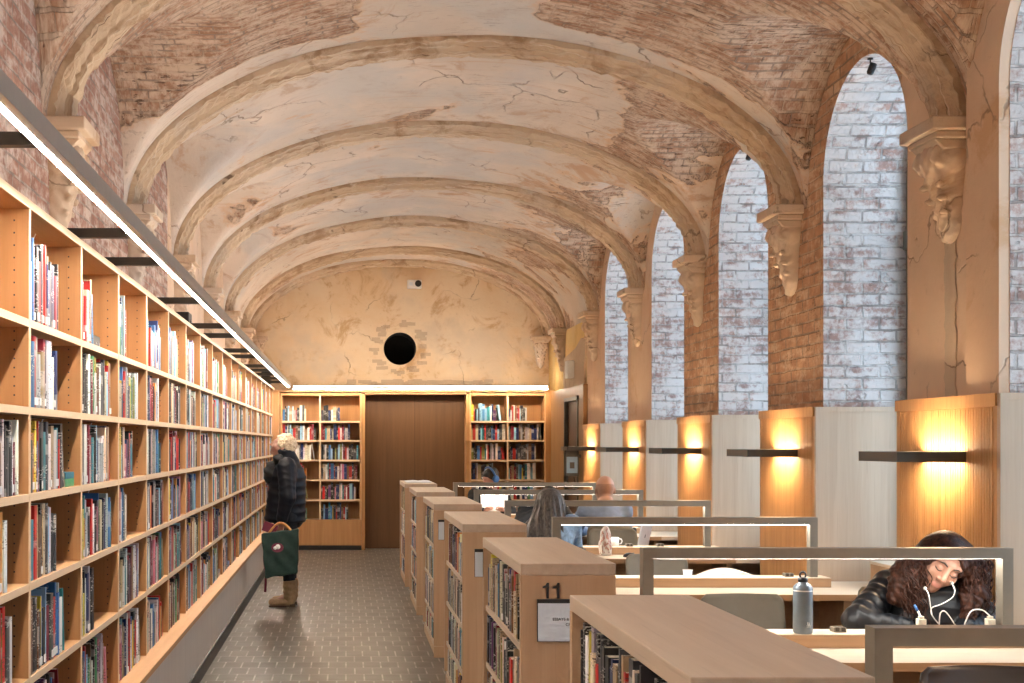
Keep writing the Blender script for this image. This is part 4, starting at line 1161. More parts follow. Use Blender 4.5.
def book_shape(mbc, mbp, mbl, t, h, d, col, hard, Mx, simple=False, label=False, r=rb):
    c = 0.0028 if hard else 0.0012; ins = 0.004 if hard else 0.0006
    ou, ov = r.random()*50, r.random()*50
    if simple: outl = [(0, d), (0, 0), (t, 0), (t, d), (t-c, d), (t-c, 0.004), (c, 0.004), (c, d)]
    else:
        bul = 0.0035 if hard else 0.0012
        outl = [(0, d), (0, 0.003)]+[(t*(0.5-0.5*math.cos(a)), 0.003-bul*math.sin(a)) for a in (math.pi*0.2, math.pi*0.4, math.pi*0.6, math.pi*0.8)]+[(t, 0.003), (t, d), (t-c, d), (t-c, 0.005), (c, 0.005), (c, d)]
    n = len(outl); vs_ = [Mx @ Vector((x, y, 0)) for x, y in outl]+[Mx @ Vector((x, y, h)) for x, y in outl]
    L = [0.0]
    for i in range(n):
        a, b = outl[i], outl[(i+1) % n]; L.append(L[-1]+math.hypot(b[0]-a[0], b[1]-a[1]))
    fs_ = [tuple(range(n-1, -1, -1)), tuple(range(n, 2*n))]; us_ = [[(ou, ov)]*n, [(ou, ov)]*n]
    for i in range(n):
        fs_.append((i, (i+1) % n, n+(i+1) % n, n+i)); us_.append([(ou+L[i], ov), (ou+L[i+1], ov), (ou+L[i+1], ov+h), (ou+L[i], ov+h)])
    mbc.add(vs_, fs_, 'book', us_, col)
    m2 = mbp
    b = len(m2.v)
    m2.box(c+0.0003, t-c-0.0003, 0.0055, d-ins, ins, h-ins, 'page', None, None)
    for i in range(b, len(m2.v)): m2.v[i] = tuple(Mx @ Vector(m2.v[i]))
    if label and mbl is not None and t > 0.011:
        b = len(mbl.v); mbl.box(t*0.16, t*0.84, -0.0022 if not hard else -0.0042, 0.0006, 0.010, 0.036, 'white')
        for i in range(b, len(mbl.v)): mbl.v[i] = tuple(Mx @ Vector(mbl.v[i]))

BOOKS = []     # every book as a record: frame matrix, sizes, colour, where
def fill_row(frame, length, clear, depth, r, where, fill, weights=None, hmax=0.33, hmin=0.17, lean_p=0.25, lie_p=0.0, thick=(0.009, 0.036)):
    """frame: matrix whose x runs along the shelf (left to right as seen), y into the shelf"""
    x = 0.004; row = []; end = length*fill
    base_h = min(clear-0.03, hmin+(hmax-hmin)*(0.35+0.4*r.random()))
    while x < end:
        t = r.uniform(*thick) if r.random() < 0.8 else r.uniform(thick[1], thick[1]*1.4)
        h = min(clear-0.02, max(hmin*0.9, base_h+r.uniform(-0.055, 0.05)))
        if x+t > min(end+0.02, length-0.01): break
        i = r.choices(range(len(PAL)), weights or PALW)[0]
        d = min(depth-0.01, h*r.uniform(0.64, 0.78))
        kk = r.uniform(0.7, 1.25); col = tuple(min(0.85, max(0.005, q*kk*r.uniform(0.9, 1.1))) for q in PAL[i][1])
        row.append(dict(x=x, t=t, h=h, d=d, col=col, cn=PAL[i][0], hard=r.random() < 0.45, y=r.uniform(0, 0.009) if r.random() < 0.9 else r.uniform(0.0, 0.02), state='', M=None))
        x += t+0.0008
    for q in row: q['M'] = frame @ Matrix.Translation((q['x'], q['y'], 0.0008))
    if row and r.random() < lean_p:
        q = row[-1]; ang = r.uniform(0.10, 0.22)
        if q['x']+q['t']+q['h']*math.sin(ang)+0.02 < length and q['h'] < 0.3:
            # its top leans against the neighbour, its foot stands out to the right
            pv = q['x']+q['h']*math.sin(ang)
            q['M'] = frame @ Matrix.Translation((pv, q['y'], 0.0008)) @ Matrix.Rotation(-ang, 4, 'Y')
            q['x'] = pv; q['state'] = 'leaning '
            x = pv+q['t']*math.cos(ang)+0.01
    if r.random() < lie_p and x+0.19 < length:
        z = 0.0008
        for _ in range(r.choice((1, 2, 2, 3))):
            t = r.uniform(0.015, 0.035); h = r.uniform(0.19, 0.23); d = 0.15; i = r.choices(range(len(PAL)), weights or PALW)[0]
            w = min(0.16, length-x-0.02)
            # spine to the front, lying flat
            Mx = frame @ Matrix.Translation((x+0.012, 0.008, z+t)) @ Matrix.Rotation(math.pi/2, 4, 'Y')
            row.append(dict(x=x+0.012, t=t, h=w, d=d, col=tuple(q*r.uniform(0.8, 1.2) for q in PAL[i][1]), cn=PAL[i][0], hard=r.random() < 0.5, y=0.008, state='flat-lying ', M=Mx))
            z += t+0.0012
    n = len(row)
    for j, q in enumerate(row): q['n'] = n-j; q['where'] = where; q['row'] = n; BOOKS.append(q)
    return x
def frame_of(o, rz): return Matrix.Translation(o) @ Matrix.Rotation(rz, 4, 'Z')
SHW = {5: 'top shelf', 4: 'second shelf down', 3: 'third shelf down', 2: 'fourth shelf down', 1: 'fifth shelf down', 0: 'bottom shelf'}
ORD = ['first', 'second', 'third', 'fourth', 'fifth', 'sixth', 'seventh', 'eighth', 'ninth', 'tenth', 'eleventh', 'twelfth', 'thirteenth', 'fourteenth', 'fifteenth', 'sixteenth', 'seventeenth', 'eighteenth']
# fill of the nearest bays, bottom shelf first
FILL = {-1: [0.78, 0.77, 0.70, 0.86, 0.0, 0.0], 0: [0.55, 0.66, 0.52, 0.67, 0.55, 0.57], 1: [0.68, 0.35, 0.84, 0.79, 0.80, 0.30], 2: [0.76, 0.74, 0.30, 0.54, 0.74, 0.28], 3: [0.80, 0.80, 0.82, 0.66, 0.62, 0.74], 4: [0.7, 0.8, 0.70, 0.7, 0.74, 0.62]}
WIRES = []
for k in range(-3, 17):
    for rw in range(6):
        r = random.Random(1000+k*17+rw)
        f = FILL[k][rw] if k in FILL else (r.uniform(0.68, 0.95) if rw < 5 else r.uniform(0.45, 0.85))
        if f <= 0: continue
        y0 = bay_y(k)+0.013
        if k == -1: bw = 'bay nearest the camera'
        elif k >= 0: bw = '%s full bay' % ORD[k]
        else: bw = ''
        ex = fill_row(frame_of((XS-0.006, y0, SHZ[rw]), math.pi/2), BAYW-0.028, SHZ[rw+1]-SHZ[rw]-(0.026 if rw < 5 else 0), 0.27, r, (SHW[rw], bw, 'long'), f, hmax=0.33 if rw in (0, 5) else 0.285, lie_p=0.25 if f < 0.7 else 0.0)
        if -1 <= k <= 6 and rw < 6: WIRES.append((k, rw, ex))
for nm, (xa, xb) in BACK.items():
    xm = (xa+xb)/2 if nm == 'right' else (320-346)/66.9
    for ci, (a, b) in enumerate(((xa, xm), (xm, xb))):
        for rw in range(6):
            r = random.Random(5000+rw*7+ci*91+(0 if nm == 'left' else 400))
            fill_row(frame_of((a+0.014, YF+0.03, BSZ[rw]), 0), b-a-0.03, BSZ[rw+1]-BSZ[rw]-0.03, 0.25, r, (SHW[rw], nm, 'back'), r.uniform(0.6, 0.95) if rw != 5 or ci == 0 else 0.5, hmax=0.24, hmin=0.18, lean_p=0.4, lie_p=0.35, thick=(0.014, 0.036))
for k, (a, b) in enumerate(CY):
    for rw in range(4):
        r = random.Random(9000+k*13+rw)
        zt = CSH[rw+1]-0.025 if rw < 3 else CZ-0.045
        if rw == 0: continue
        fill_row(frame_of((CX0+CSX[k]+0.016, b-0.04, CSH[rw]), -math.pi/2), b-a-0.08, zt-CSH[rw], 0.24, r, (('top shelf', 'middle shelf', 'bottom shelf')[3-rw], k, 'low'), r.uniform(0.82, 0.97), LOWPAL, hmax=0.24, hmin=0.17, lean_p=0.3, thick=(0.012, 0.034))
    r = random.Random(9900+k)
    fill_row(frame_of((CX0+CSX[k]+0.016, b-0.04, CSH[0]), -math.pi/2), b-a-0.08, 0.17, 0.24, r, ('floor shelf', k, 'low'), 0.9, LOWPAL, hmax=0.165, hmin=0.14, lean_p=0.0)

def shown_area(q):
    p = q['M'] @ Vector((q['t']/2, 0, q['h']/2)); s = F/p.y if p.y > 0.3 else 0
    if s == 0: return 0
    x, y = 346+p.x*s, 443-(p.z-1.6)*s
    if not (-3 < x < 1027 and -8 < y < 690): return 0
    w = q['t']*s if q['where'][2] == 'back' else q['t']*abs(p.x)*s*s/F
    top, bot = max(0, y-q['h']*s/2), min(683, y+q['h']*s/2)
    return w*max(0, bot-top)
order = sorted(range(len(BOOKS)), key=lambda i: -shown_area(BOOKS[i]))
keep = set(i for i in order[:296] if shown_area(BOOKS[i]) > 0)
case_end = ['nearest low bookcase', 'low bookcase number 11', 'third low bookcase', 'fourth low bookcase', 'fifth low bookcase', 'farthest low bookcase']
def nth_word(n): return '%d%s' % (n, 'th' if 10 <= n % 100 <= 20 else {1: 'st', 2: 'nd', 3: 'rd'}.get(n % 10, 'th'))
restc = MB(); restp = MB()
for i, q in enumerate(BOOKS):
    if i not in keep:
        book_shape(restc, restc, None, q['t'], q['h'], q['d'], q['col'], q['hard'], q['M'], True, r=random.Random(i))
        continue
    loc = q['M'].translation; Rm = q['M'].to_3x3().to_4x4()
    sz = 'tall' if q['h'] > 0.27 else 'small' if q['h'] < 0.19 else 'thick' if q['t'] > 0.035 else 'slim' if q['t'] < 0.014 else 'medium'
    if q['state'] == 'flat-lying ': sz = 'thin' if q['t'] < 0.02 else 'thick'
    sh, wh, kind = q['where']
    if kind == 'long': tail = '%s from right, %s, %s of long bookcase' % (nth_word(q['n']), sh, wh)
    elif kind == 'low': tail = '%s from near end, %s of %s' % (nth_word(q['n']), sh, case_end[wh])
    else: tail = '%s from right, %s, back %s bookcase' % (nth_word(q['n']), sh, wh)
    lb = '%s %s%s book, %s' % (sz, q['state'], q['cn'], tail)
    if len(lb.split()) > 16: lb = '%s%s book, %s' % (q['state'], q['cn'], tail)
    e = empty('book', loc, lb, 'book', {'long': 'books in the long bookcase', 'low': 'books in the low bookcases', 'back': 'books in the back bookcases'}[kind])
    e.rotation_euler = q['M'].to_euler()
    c_, p_, l_ = MB(), MB(), MB()
    rr = random.Random(i)
    book_shape(c_, p_, l_, q['t'], q['h'], q['d'], q['col'], q['hard'], Matrix.Identity(4), False, rr.random() < 0.28 and not q['state'].startswith('flat'), rr)
    c_.build('cover', parent=e); p_.build('page_block', parent=e)
    if l_.v:
        o = l_.build('spine_label', parent=e); o['label'] = 'white shelf-mark label on the spine'
o = restc.build('books')
tag(o, 'smaller and farther books filling the rest of all the shelves', 'books', None, 'stuff')

# white wire bookends hung under the shelves of the nearest bays
WSH = {5: 'top', 4: 'second', 3: 'third', 2: 'fourth', 1: 'fifth', 0: 'bottom'}
for k, rw, ex in WIRES:
    r = random.Random(k*31+rw)
    if r.random() < 0.2 or ex > BAYW-0.05: continue
    y = bay_y(k)+0.013+ex+0.004; top = SHZ[rw+1]-(0.026 if rw < 5 else 0)-0.0035
    m = MB(); x0 = XS-0.10
    m.tube([(x0, y, top), (x0-0.015, y+0.002, top-0.03), (x0-0.05, y+0.012, SHZ[rw]+0.10), (x0-0.07, y+0.012, SHZ[rw]+0.05), (x0-0.10, y+0.012, SHZ[rw]+0.10), (x0-0.13, y+0.002, top-0.03), (x0-0.145, y, top)], 0.0022, 'wire', 6)
    o = m.build('wire_bookend', off=(x0-0.07, y, top)); o.location = (x0-0.07, y, top)
    tag(o, 'thin steel wire bookend hanging in %s shelf, %s of long bookcase' % (WSH[rw], 'nearest bay' if k < 0 else '%s full bay' % ORD[k]), 'bookend', 'wire bookends in the long bookcase')

# ------------------------------------------------------------------ people
def cloth(name, c, rough=0.7, var=0.25, scale=40.0, spec=0.3, metal=0.0):
    k = NT(name); f = k.noise(k.obj(), scale, 4, 0.65)
    k.bump(f, 0.25, 0.004)
    return k.out(k.ramp(f, [(0.3, tuple(x*(1-var) for x in c)), (0.7, tuple(min(1, x*(1+var)) for x in c))]), rough, metal, spec)
def skin_mat(name, c):
    k = NT(name); f = k.noise(k.obj(), 14.0, 4)
    k.set(k.b.inputs['Subsurface Weight'], 0.08); k.set(k.b.inputs['Subsurface Radius'], (0.012, 0.005, 0.003))
    return k.out(k.ramp(f, [(0.3, tuple(x*0.92 for x in c)), (0.7, c)]), 0.48, 0, 0.35)
def hair_mat(name, c1, c2, streak=(90.0, 90.0, 7.0), rough=0.42, spec=0.45):
    k = NT(name); mp = k.n('ShaderNodeMapping', {'Vector': k.obj(), 'Scale': streak}).outputs[0]
    f = k.noise(mp, 1.0, 4, 0.6, 0.8)
    k.bump(f, 0.6, 0.004)
    return k.out(k.ramp(f, [(0.32, c1), (0.68, c2)]), rough, 0, spec)
M['skin'] = skin_mat('skin', (0.60, 0.36, 0.26)); M['skin_pink'] = skin_mat('skin_pink', (0.40, 0.215, 0.155))
M['lips'] = plain('lips', (0.46, 0.20, 0.16), 0.45); M['lash'] = plain('lashes', (0.02, 0.012, 0.01), 0.6); M['eyewhite'] = plain('eye', (0.65, 0.62, 0.60), 0.25)
M['puffer'] = cloth('black_puffer', (0.007, 0.0085, 0.012), 0.42, 0.3, 25, 0.35); M['navy_puffer'] = cloth('navy_puffer', (0.004, 0.005, 0.009), 0.5, 0.3, 25, 0.25)
M['denim'] = cloth('pale_denim', (0.28, 0.42, 0.58), 0.8, 0.35, 30); M['shirt'] = cloth('blue_shirt', (0.19, 0.26, 0.40), 0.8, 0.15, 20)
M['blackwool'] = cloth('black_wool', (0.012, 0.012, 0.013), 0.8, 0.3, 40); M['trouser'] = cloth('dark_trousers', (0.018, 0.02, 0.024), 0.8, 0.3, 40); M['jeans'] = cloth('jeans', (0.05, 0.08, 0.15), 0.8, 0.3, 40)
M['boot'] = cloth('tan_suede', (0.38, 0.25, 0.14), 0.75, 0.15, 30); M['sole'] = plain('sole', (0.10, 0.06, 0.035), 0.7); M['shoe'] = plain('shoe', (0.03, 0.03, 0.03), 0.6)
M['hair_blonde'] = hair_mat('blonde_hair', (0.34, 0.24, 0.13), (0.70, 0.58, 0.40), (60, 60, 60)); M['hair_brown'] = hair_mat('dark_brown_curls', (0.010, 0.004, 0.003), (0.070, 0.026, 0.016), (60, 60, 26), 0.5, 0.22)
M['hair_grey'] = hair_mat('dark_grey_hair', (0.025, 0.022, 0.020), (0.13, 0.115, 0.10), (70, 70, 4), 0.38); M['hair_black'] = hair_mat('black_hair', (0.006, 0.005, 0.005), (0.03, 0.022, 0.018)); M['stubble'] = hair_mat('cropped_hair', (0.30, 0.18, 0.132), (0.46, 0.28, 0.205), (150, 150, 150), 0.7)
M['tote'] = cloth('green_tote', (0.012, 0.032, 0.026), 0.6, 0.25, 18); M['cane'] = plain('cane_handle', (0.50, 0.24, 0.08), 0.4); M['maroon'] = plain('maroon_leather', (0.16, 0.02, 0.045), 0.4); M['cable'] = plain('white_cable', (0.72, 0.71, 0.69), 0.4)
M['phones'] = plain('blue_headphones', (0.035, 0.11, 0.27), 0.35)

def V3(*a): return np.array(a, float)
def unit(v): v = np.array(v, float); return v/np.linalg.norm(v)
def basis(fwd, up):
    f = unit(fwd); r = unit(np.cross(f, up)); u = np.cross(r, f)
    return np.stack([r, f, u], 1)         # columns: right, forward, up
def head_sdf(P, c, R, sc):
    q = ((P-c)@R)/sc
    d = f_ell(q, (0, -.012, .030), (.073, .092, .088))
    d = smin(d, f_ell(q, (0, .020, -.035), (.058, .066, .070)), .03)
    d = smin(d, f_ell(q, (0, .060, -.092), (.022, .020, .018)), .03)
    a = q*np.array([-1, 1, 1]); am = np.where(q[:, :1] < 0, a, q)      # mirror in x
    d = smin(d, f_ell(am, (.036, .058, -.022), (.026, .026, .026)), .025)
    d = smin(d, f_cap(am, (.010, .080, .030), (.046, .066, .030), .011, .010), .014)
    e = f_ell(am, (.031, .096, .006), (.019, .018, .013))
    d = -smin(-d, e, .010)
    d = smin(d, f_ell(am, (.031, .073, .004), (.0145, .0135, .012)), .003)
    d = smin(d, f_cap(q, (0, .084, .020), (0, .107, -.026), .0075, .0115), .010)
    d = smin(d, f_ell(am, (.011, .095, -.031), (.008, .009, .007)), .005)
    d = smin(d, f_cap(q, (-.017, .084, -.057), (.017, .084, -.057), .0055, .0055), .006)
    d = smin(d, f_cap(q, (-.013, .083, -.067), (.013, .083, -.067), .0065, .0065), .005)
    ear = f_ell(am, (.076, -.010, -.004), (.010, .019, .031)); ear = -smin(-ear, f_ell(am, (.086, -.004, .0), (.006, .010, .018)), .004)
    d = smin(d, ear, .006)
    return d*sc
def hand_caps(w, f, n, side, curl=0.5, spread=1.0):
    """w wrist, f finger direction, n the way the palm faces, side +1 when the thumb lies along f x n"""
    w = V3(*w); f = unit(f); n = unit(n-np.dot(n, f)*f); l = side*np.cross(f, n); out = []
    for i, (o, ln) in enumerate(((.027, .066), (.009, .076), (-.009, .071), (-.026, .056))):
        k = w+f*.086+l*o
        out.append((w+l*o*.55, k, .015, .0115))
        p = k; a = 0.0
        for s, fr in enumerate((.44, .31, .25)):
            a += curl*(0.7, 1.0, 0.7)[s]
            dr = f*math.cos(a)+n*math.sin(a)+l*o*1.2*spread*(s == 0)
            q = p+unit(dr)*ln*fr*1.15
            out.append((p, q, .0098-.0008*s, .0090-.0009*s)); p = q
    b = w+f*.028+l*.026; m_ = b+unit(f*.75+l*.62+n*.30)*.040; t_ = m_+unit(f*.9+l*.15+n*.45)*.032
    out += [(w+l*.012, b, .014, .014), (b, m_, .0125, .0105), (m_, t_, .0100, .0085)]
    return out
def person(loc, label, J, h, head, top, legs, shoes, skin='skin', hands=None, quilt=None, paint=None, hdet=True, collar=None):
    """J: joints in world space; one continuous body mesh, clothes as children"""
    t = empty('person', loc, label, 'person')
    c, R, sc = head
    nb = J['neck']; base = c+R@(V3(0, -.030, -.075)*sc)
    hand_list = []
    for s in ('r', 'l'):
        if hands and s in hands: hand_list += hand_caps(J['wr'+s], *hands[s])
    caps = [(nb-(0, 0, .05), base, .062, .052, .02), (J['pel'], J['che'], .125, .135, .05), (J['che'], nb, .12, .07, .05)]
    for s in ('r', 'l'):
        caps += [(J['che'], J['sh'+s], .10, .055, .05), (J['sh'+s], J['el'+s], .050, .038, .03), (J['el'+s], J['wr'+s], .038, .024, .015),
                 (J['pel'], J['hi'+s], .11, .10, .05), (J['hi'+s], J['kn'+s], .085, .055, .03), (J['kn'+s], J['an'+s], .055, .036, .02), (J['an'+s], J['to'+s], .038, .03, .02)]
    def body(P):
        d = None
        for a, b, ra, rb_, k in caps:
            e = f_cap(P, a, b, ra, rb_); d = e if d is None else smin(d, e, k)
        d = smin(d, head_sdf(P, c, R, sc), .012)
        for a, b, ra, rb_ in hand_list: d = smin(d, f_cap(P, a, b, ra, rb_), .004)
        return d
    pts = np.array(list(J.values())+[c+V3(0, 0, .15), c-V3(0, 0, .1)]+[p for q in hand_list for p in q[:2]])
    lo, hi = pts.min(0)-.19, pts.max(0)+.19; lo[2] = max(lo[2], -0.01)
    pn = []
    if hdet:
        def lip(P):
            q = ((P-c)@R)/sc; return np.maximum(np.minimum(f_cap(q, (-.017, .088, -.0575), (.017, .088, -.0575), .0045, .0045), f_cap(q, (-.012, .088, -.066), (.012, .088, -.066), .0052, .0052)), -(q[:, 1]-.07))
        pn.append((lip, 'lips'))
    if paint: pn += paint
    sdf_obj('body', body, lo, hi, h, skin, t, loc, pn)
    # upper garment
    ms, r0, arm = top
    qz, qa = quilt or (0, 0)
    tc = [(J['pel']+V3(0, 0, -.03), J['che'], .145*r0, .155*r0, .05), (J['che'], nb-V3(0, 0, .02), .135*r0, .085*r0, .05)]
    for s in ('r', 'l'):
        tc += [(J['che'], J['sh'+s], .12*r0, .068*r0, .05)]
    ac = []
    for s in ('r', 'l'):
        ac += [(J['sh'+s], J['el'+s], .064*r0*arm, .055*r0*arm), (J['el'+s], J['wr'+s]+(J['el'+s]-J['wr'+s])*.10, .055*r0*arm, .040*r0*arm)]
    cl = collar
    def garment(P):
        d = None
        for a, b, ra, rb_, k in tc:
            e = f_cap(P, a, b, ra, rb_); d = e if d is None else smin(d, e, k)
        if cl is not None:
            for a, b, ra, rb_ in cl: d = smin(d, f_cap(P, a, b, ra, rb_), .02)
        if qz: d = d+.008*np.abs(np.sin(P[:, 2]*math.pi/qz+0.6*np.sin(P[:, 0]*9)))-.004
        for i, (a, b, ra, rb_) in enumerate(ac):
            a = np.array(a); ab = np.array(b)-a; L = np.linalg.norm(ab); tt = ((P-a)@ab)/L
            e = f_cap(P, a, b, ra, rb_)
            if qa: e = e+.006*np.abs(np.sin(tt*math.pi/qa+.5*np.sin(P[:, 0]*40+P[:, 2]*25)))+.002*np.sin(P[:, 0]*90+P[:, 1]*70)-.003
            else: e = e+.003*np.sin(tt*60+P[:, 0]*30)*np.sin(P[:, 2]*45)
            d = smin(d, e, .025)
        # open at the neck, so that it ends in a clean edge
        d = np.maximum(d, -f_cap(P, nb-V3(0, 0, .03), base+(base-nb)*.3, .064, .058))
        return np.maximum(d, -((P[:, 2]-(J['pel'][2]-.16))))
    sdf_obj('jacket' if r0 > 1.05 else 'shirt', garment, lo, hi, h, ms, t, loc)
    # trousers
    def trousers(P):
        d = None
        for s in ('r', 'l'):
            for a, b, ra, rb_, k in ((J['pel'], J['hi'+s], .128, .115, .05), (J['hi'+s], J['kn'+s], .098, .070, .03), (J['kn'+s], J['an'+s]+V3(0, 0, .03), .070, .052, .02)):
                e = f_cap(P, a, b, ra, rb_); d = e if d is None else smin(d, e, k if s == 'r' else .02)
        return np.maximum(d, P[:, 2]-(J['pel'][2]+.06))
    sdf_obj('trousers', trousers, lo, hi, max(h, .010), legs, t, loc)
    for s in ('r', 'l'):
        a, b = J['an'+s], J['to'+s]
        def sh(P):
            d = smin(f_cap(P, a+V3(0, 0, .02), a-V3(0, 0, .02), .048, .050), f_cap(P, a-V3(0, 0, .035), b, .046, .040), .03)
            return np.maximum(d, -(P[:, 2]-.002))
        q = np.stack([a, b]); sdf_obj('shoe', sh, q.min(0)-.09, q.max(0)+.09, .009, shoes, t, loc)
    return t, body
def sit_legs(J, hip, dirv, h=.455):
    """adds seated legs: dirv = the way the knees point"""
    d = unit(dirv); l = np.cross(V3(0, 0, 1), d)
    for s, k in (('r', -1), ('l', 1)):
        J['hi'+s] = hip+l*k*.09; J['kn'+s] = hip+l*k*.10+d*.40-V3(0, 0, .01); J['an'+s] = V3(*(J['kn'+s]-d*.03)); J['an'+s][2] = .085; J['to'+s] = J['an'+s]+d*.15; J['to'+s][2] = .042
    return J

# ---- curly-haired woman writing at the second desk
loc = (2.74, 6.50, 0)
p_, r_ = math.radians(25), math.radians(28)
def rolled(v, r): return V3(v[0]*math.cos(r)+v[2]*math.sin(r), v[1], -v[0]*math.sin(r)+v[2]*math.cos(r))
fw, up_ = rolled((0, -math.cos(p_), -math.sin(p_)), r_), rolled((0, -math.sin(p_), math.cos(p_)), r_)
HR_ = basis(fw, up_); hc = V3(2.752, 6.01, 1.046); hs = 1.17
J = dict(pel=V3(2.72, 6.52, .595), che=V3(2.74, 6.33, .80), neck=V3(2.755, 6.17, .955), shr=V3(2.585, 6.19, .915), shl=V3(2.905, 6.22, .905),
         elr=V3(2.375, 6.03, .775), ell=V3(2.985, 6.03, .770), wrr=V3(2.575, 5.945, .752), wrl=V3(2.81, 5.93, .745))
sit_legs(J, V3(2.72, 6.50, .565), (0, -1, 0))
J['knr'][1] = J['knl'][1] = 6.12
t, bf = person(loc, 'woman with long dark curls and black quilted jacket writing at the second desk', J, .0062, (hc, HR_, hs), ('puffer', 1.10, 1.12), 'trouser', 'shoe', 'skin_pink',
       hands={'r': (V3(.92, -.25, -.12), V3(.1, -.35, -.9), -1, .55), 'l': (V3(-.93, -.2, -.05), V3(0, 0, -1), 1, .15)}, quilt=(.07, .045),
       collar=[(V3(2.70, 6.12, .80), V3(2.80, 6.12, .80), .15, .15), (V3(2.68, 6.10, .88), V3(2.82, 6.10, .88), .10, .10), (V3(2.67, 6.13, .955), V3(2.84, 6.14, .95), .055, .055), (V3(2.70, 6.08, .96), V3(2.82, 6.08, .955), .045, .045)])
def curls(P):
    q = ((P-hc)@HR_)/hs
    d = smin(f_ell(q, (0, -.016, .032), (.094, .106, .096)), f_ell(q, (0, -.02, .02), (.104, .09, .070)), .02)*hs
    for a, b, ra, rb_ in ((V3(2.685, 6.02, 1.06), V3(2.60, 6.02, .99), .055, .070), (V3(2.60, 6.02, .99), V3(2.575, 6.03, .90), .072, .058), (V3(2.575, 6.02, .90), V3(2.625, 6.0, .835), .058, .030),
                          (V3(2.85, 6.0, 1.08), V3(2.905, 6.02, 1.0), .058, .066), (V3(2.905, 6.02, 1.0), V3(2.895, 6.0, .90), .068, .066), (V3(2.895, 6.0, .90), V3(2.85, 5.965, .80), .060, .036),
                          (V3(2.75, 6.10, 1.06), V3(2.74, 6.20, .98), .09, .09)):
        d = smin(d, f_cap(P, a, b, ra, rb_), .03)
    w = .007*np.sin(P[:, 0]*85+3*np.sin(P[:, 2]*34))*np.sin(P[:, 2]*62+2.2*np.sin(P[:, 0]*47))+.005*np.sin(P[:, 0]*150+P[:, 2]*120)*np.sin(P[:, 1]*110+P[:, 2]*60)
    fall = np.clip((1.10-P[:, 2])/.10, 0.06, 1)
    d = d+w*fall
    face = f_ell(q, (0, .090, -.030), (.064, .080, .100))*hs
    return -smin(-d, face, .006)
sdf_obj('hair', curls, (2.44, 5.80, .72), (3.03, 6.32, 1.24), .0058, 'hair_brown', t, loc)
rc = random.Random(4); mb = MB()
for i in range(200):                     # loose curling locks
    sd = rc.random() < 0.5
    x = rc.uniform(2.545, 2.655) if sd else rc.uniform(2.855, 2.965); z = rc.uniform(.88, 1.08); y = rc.uniform(5.93, 5.99); ph = rc.random()*6; am = rc.uniform(.006, .014); ln = rc.uniform(.08, .16)
    pts = [(x+am*math.cos(ph+u*9)+(0.02*u if sd else -0.02*u), y+am*math.sin(ph+u*9), z-ln*u) for u in [j/12 for j in range(13)]]
    mb.tube(pts, .003, 'hair_brown', 5, radii=[.0032*(1-.7*j/12) for j in range(13)])
mb.build('loose_hair', parent=t, off=loc)
def hp(x, y, z): return tuple(hc+HR_@(V3(x, y, z)*hs))
mb = MB()
for s in (-1, 1):
    mb.tube([hp(s*.013, .0925, .0265), hp(s*.030, .0905, .0335), hp(s*.049, .078, .026)], .0034, 'lash', 6, radii=[.0034, .0038, .0018])
mb.build('eyebrows', parent=t, off=loc)
mb = MB()
for s in (-1, 1):
    mb.tube([hp(s*.018, .0845, -.001), hp(s*.025, .0880, -.0035), hp(s*.033, .0885, -.004), hp(s*.041, .084, -.001), hp(s*.047, .079, .003)], .0024, 'lash', 6)
mb.build('eyelashes', parent=t, off=loc)
# the pen in her hand
t2 = empty('pen', (2.645, 5.90, .71), 'white pen with a blue end in the writing woman hand', 'pen')
a, b = V3(2.662, 5.893, .7035), V3(2.578, 5.895, .865); u = b-a
mb = MB(); mb.tube([a+u*.12, a+u*.84], .0052, 'white', 10); mb.build('barrel', parent=t2, off=(2.645, 5.90, .71))
mb = MB(); mb.tube([a, a+u*.119], .002, 'strip_metal', 8, radii=[.0008, .0048]); mb.build('tip', parent=t2, off=(2.645, 5.90, .71))
mb = MB(); mb.tube([a+u*.841, b], .0056, 'blue', 10); mb.build('cap', parent=t2, off=(2.645, 5.90, .71))
# notebook under her hands
t2 = empty('notebook', (2.70, 5.945, DZ), 'open white notebook under the hands of the writing woman', 'notebook')
for s in (-1, 1):
    mb = MB(); mb.box(0 if s > 0 else -.15, .15 if s > 0 else 0, -.055, .15, .0045, .010, 'paper'); mb.build('page_block', parent=t2)
mb = MB(); mb.box(-.155, .155, -.058, .153, .0008, .0042, 'black'); mb.build('cover', parent=t2)
# earphones
def pz(x, y, d): return V3(*px(x, y, d))
t2 = empty('earphones', tuple(pz(938, 606, 5.92)), 'white earphone cord hanging from the ears of the writing woman', 'earphones')
of = tuple(pz(938, 606, 5.92))
z6 = lambda x, y, d=5.90: pz(890+x/6.21, 530+y/6.21, d)
def smooth(pts, n=6):
    out = []; pts = [np.array(p) for p in pts]
    for i in range(len(pts)-1):
        p0, p1, p2, p3 = pts[max(0, i-1)], pts[i], pts[i+1], pts[min(len(pts)-1, i+2)]
        for j in range(n):
            u = j/n; out.append(.5*((2*p1)+(-p0+p2)*u+(2*p0-5*p1+4*p2-p3)*u*u+(-p0+3*p1-3*p2+p3)*u**3))
    return out+[pts[-1]]
mb = MB(); mb.tube(smooth([z6(382, 330, 5.93), z6(403, 375), z6(385, 420), z6(320, 460), z6(262, 482), z6(255, 515), z6(275, 550), z6(300, 580)]), .0026, 'cable', 6)
mb.tube(smooth([z6(220, 365, 5.92), z6(240, 400), z6(248, 450), z6(256, 500), z6(262, 530)]), .0026, 'cable', 6)
mb.tube(smooth([z6(305, 590), z6(312, 520, 5.88), z6(335, 503, 5.88), z6(365, 530, 5.88), z6(405, 590, 5.88)]), .0026, 'cable', 6); mb.build('cord', parent=t2, off=of)
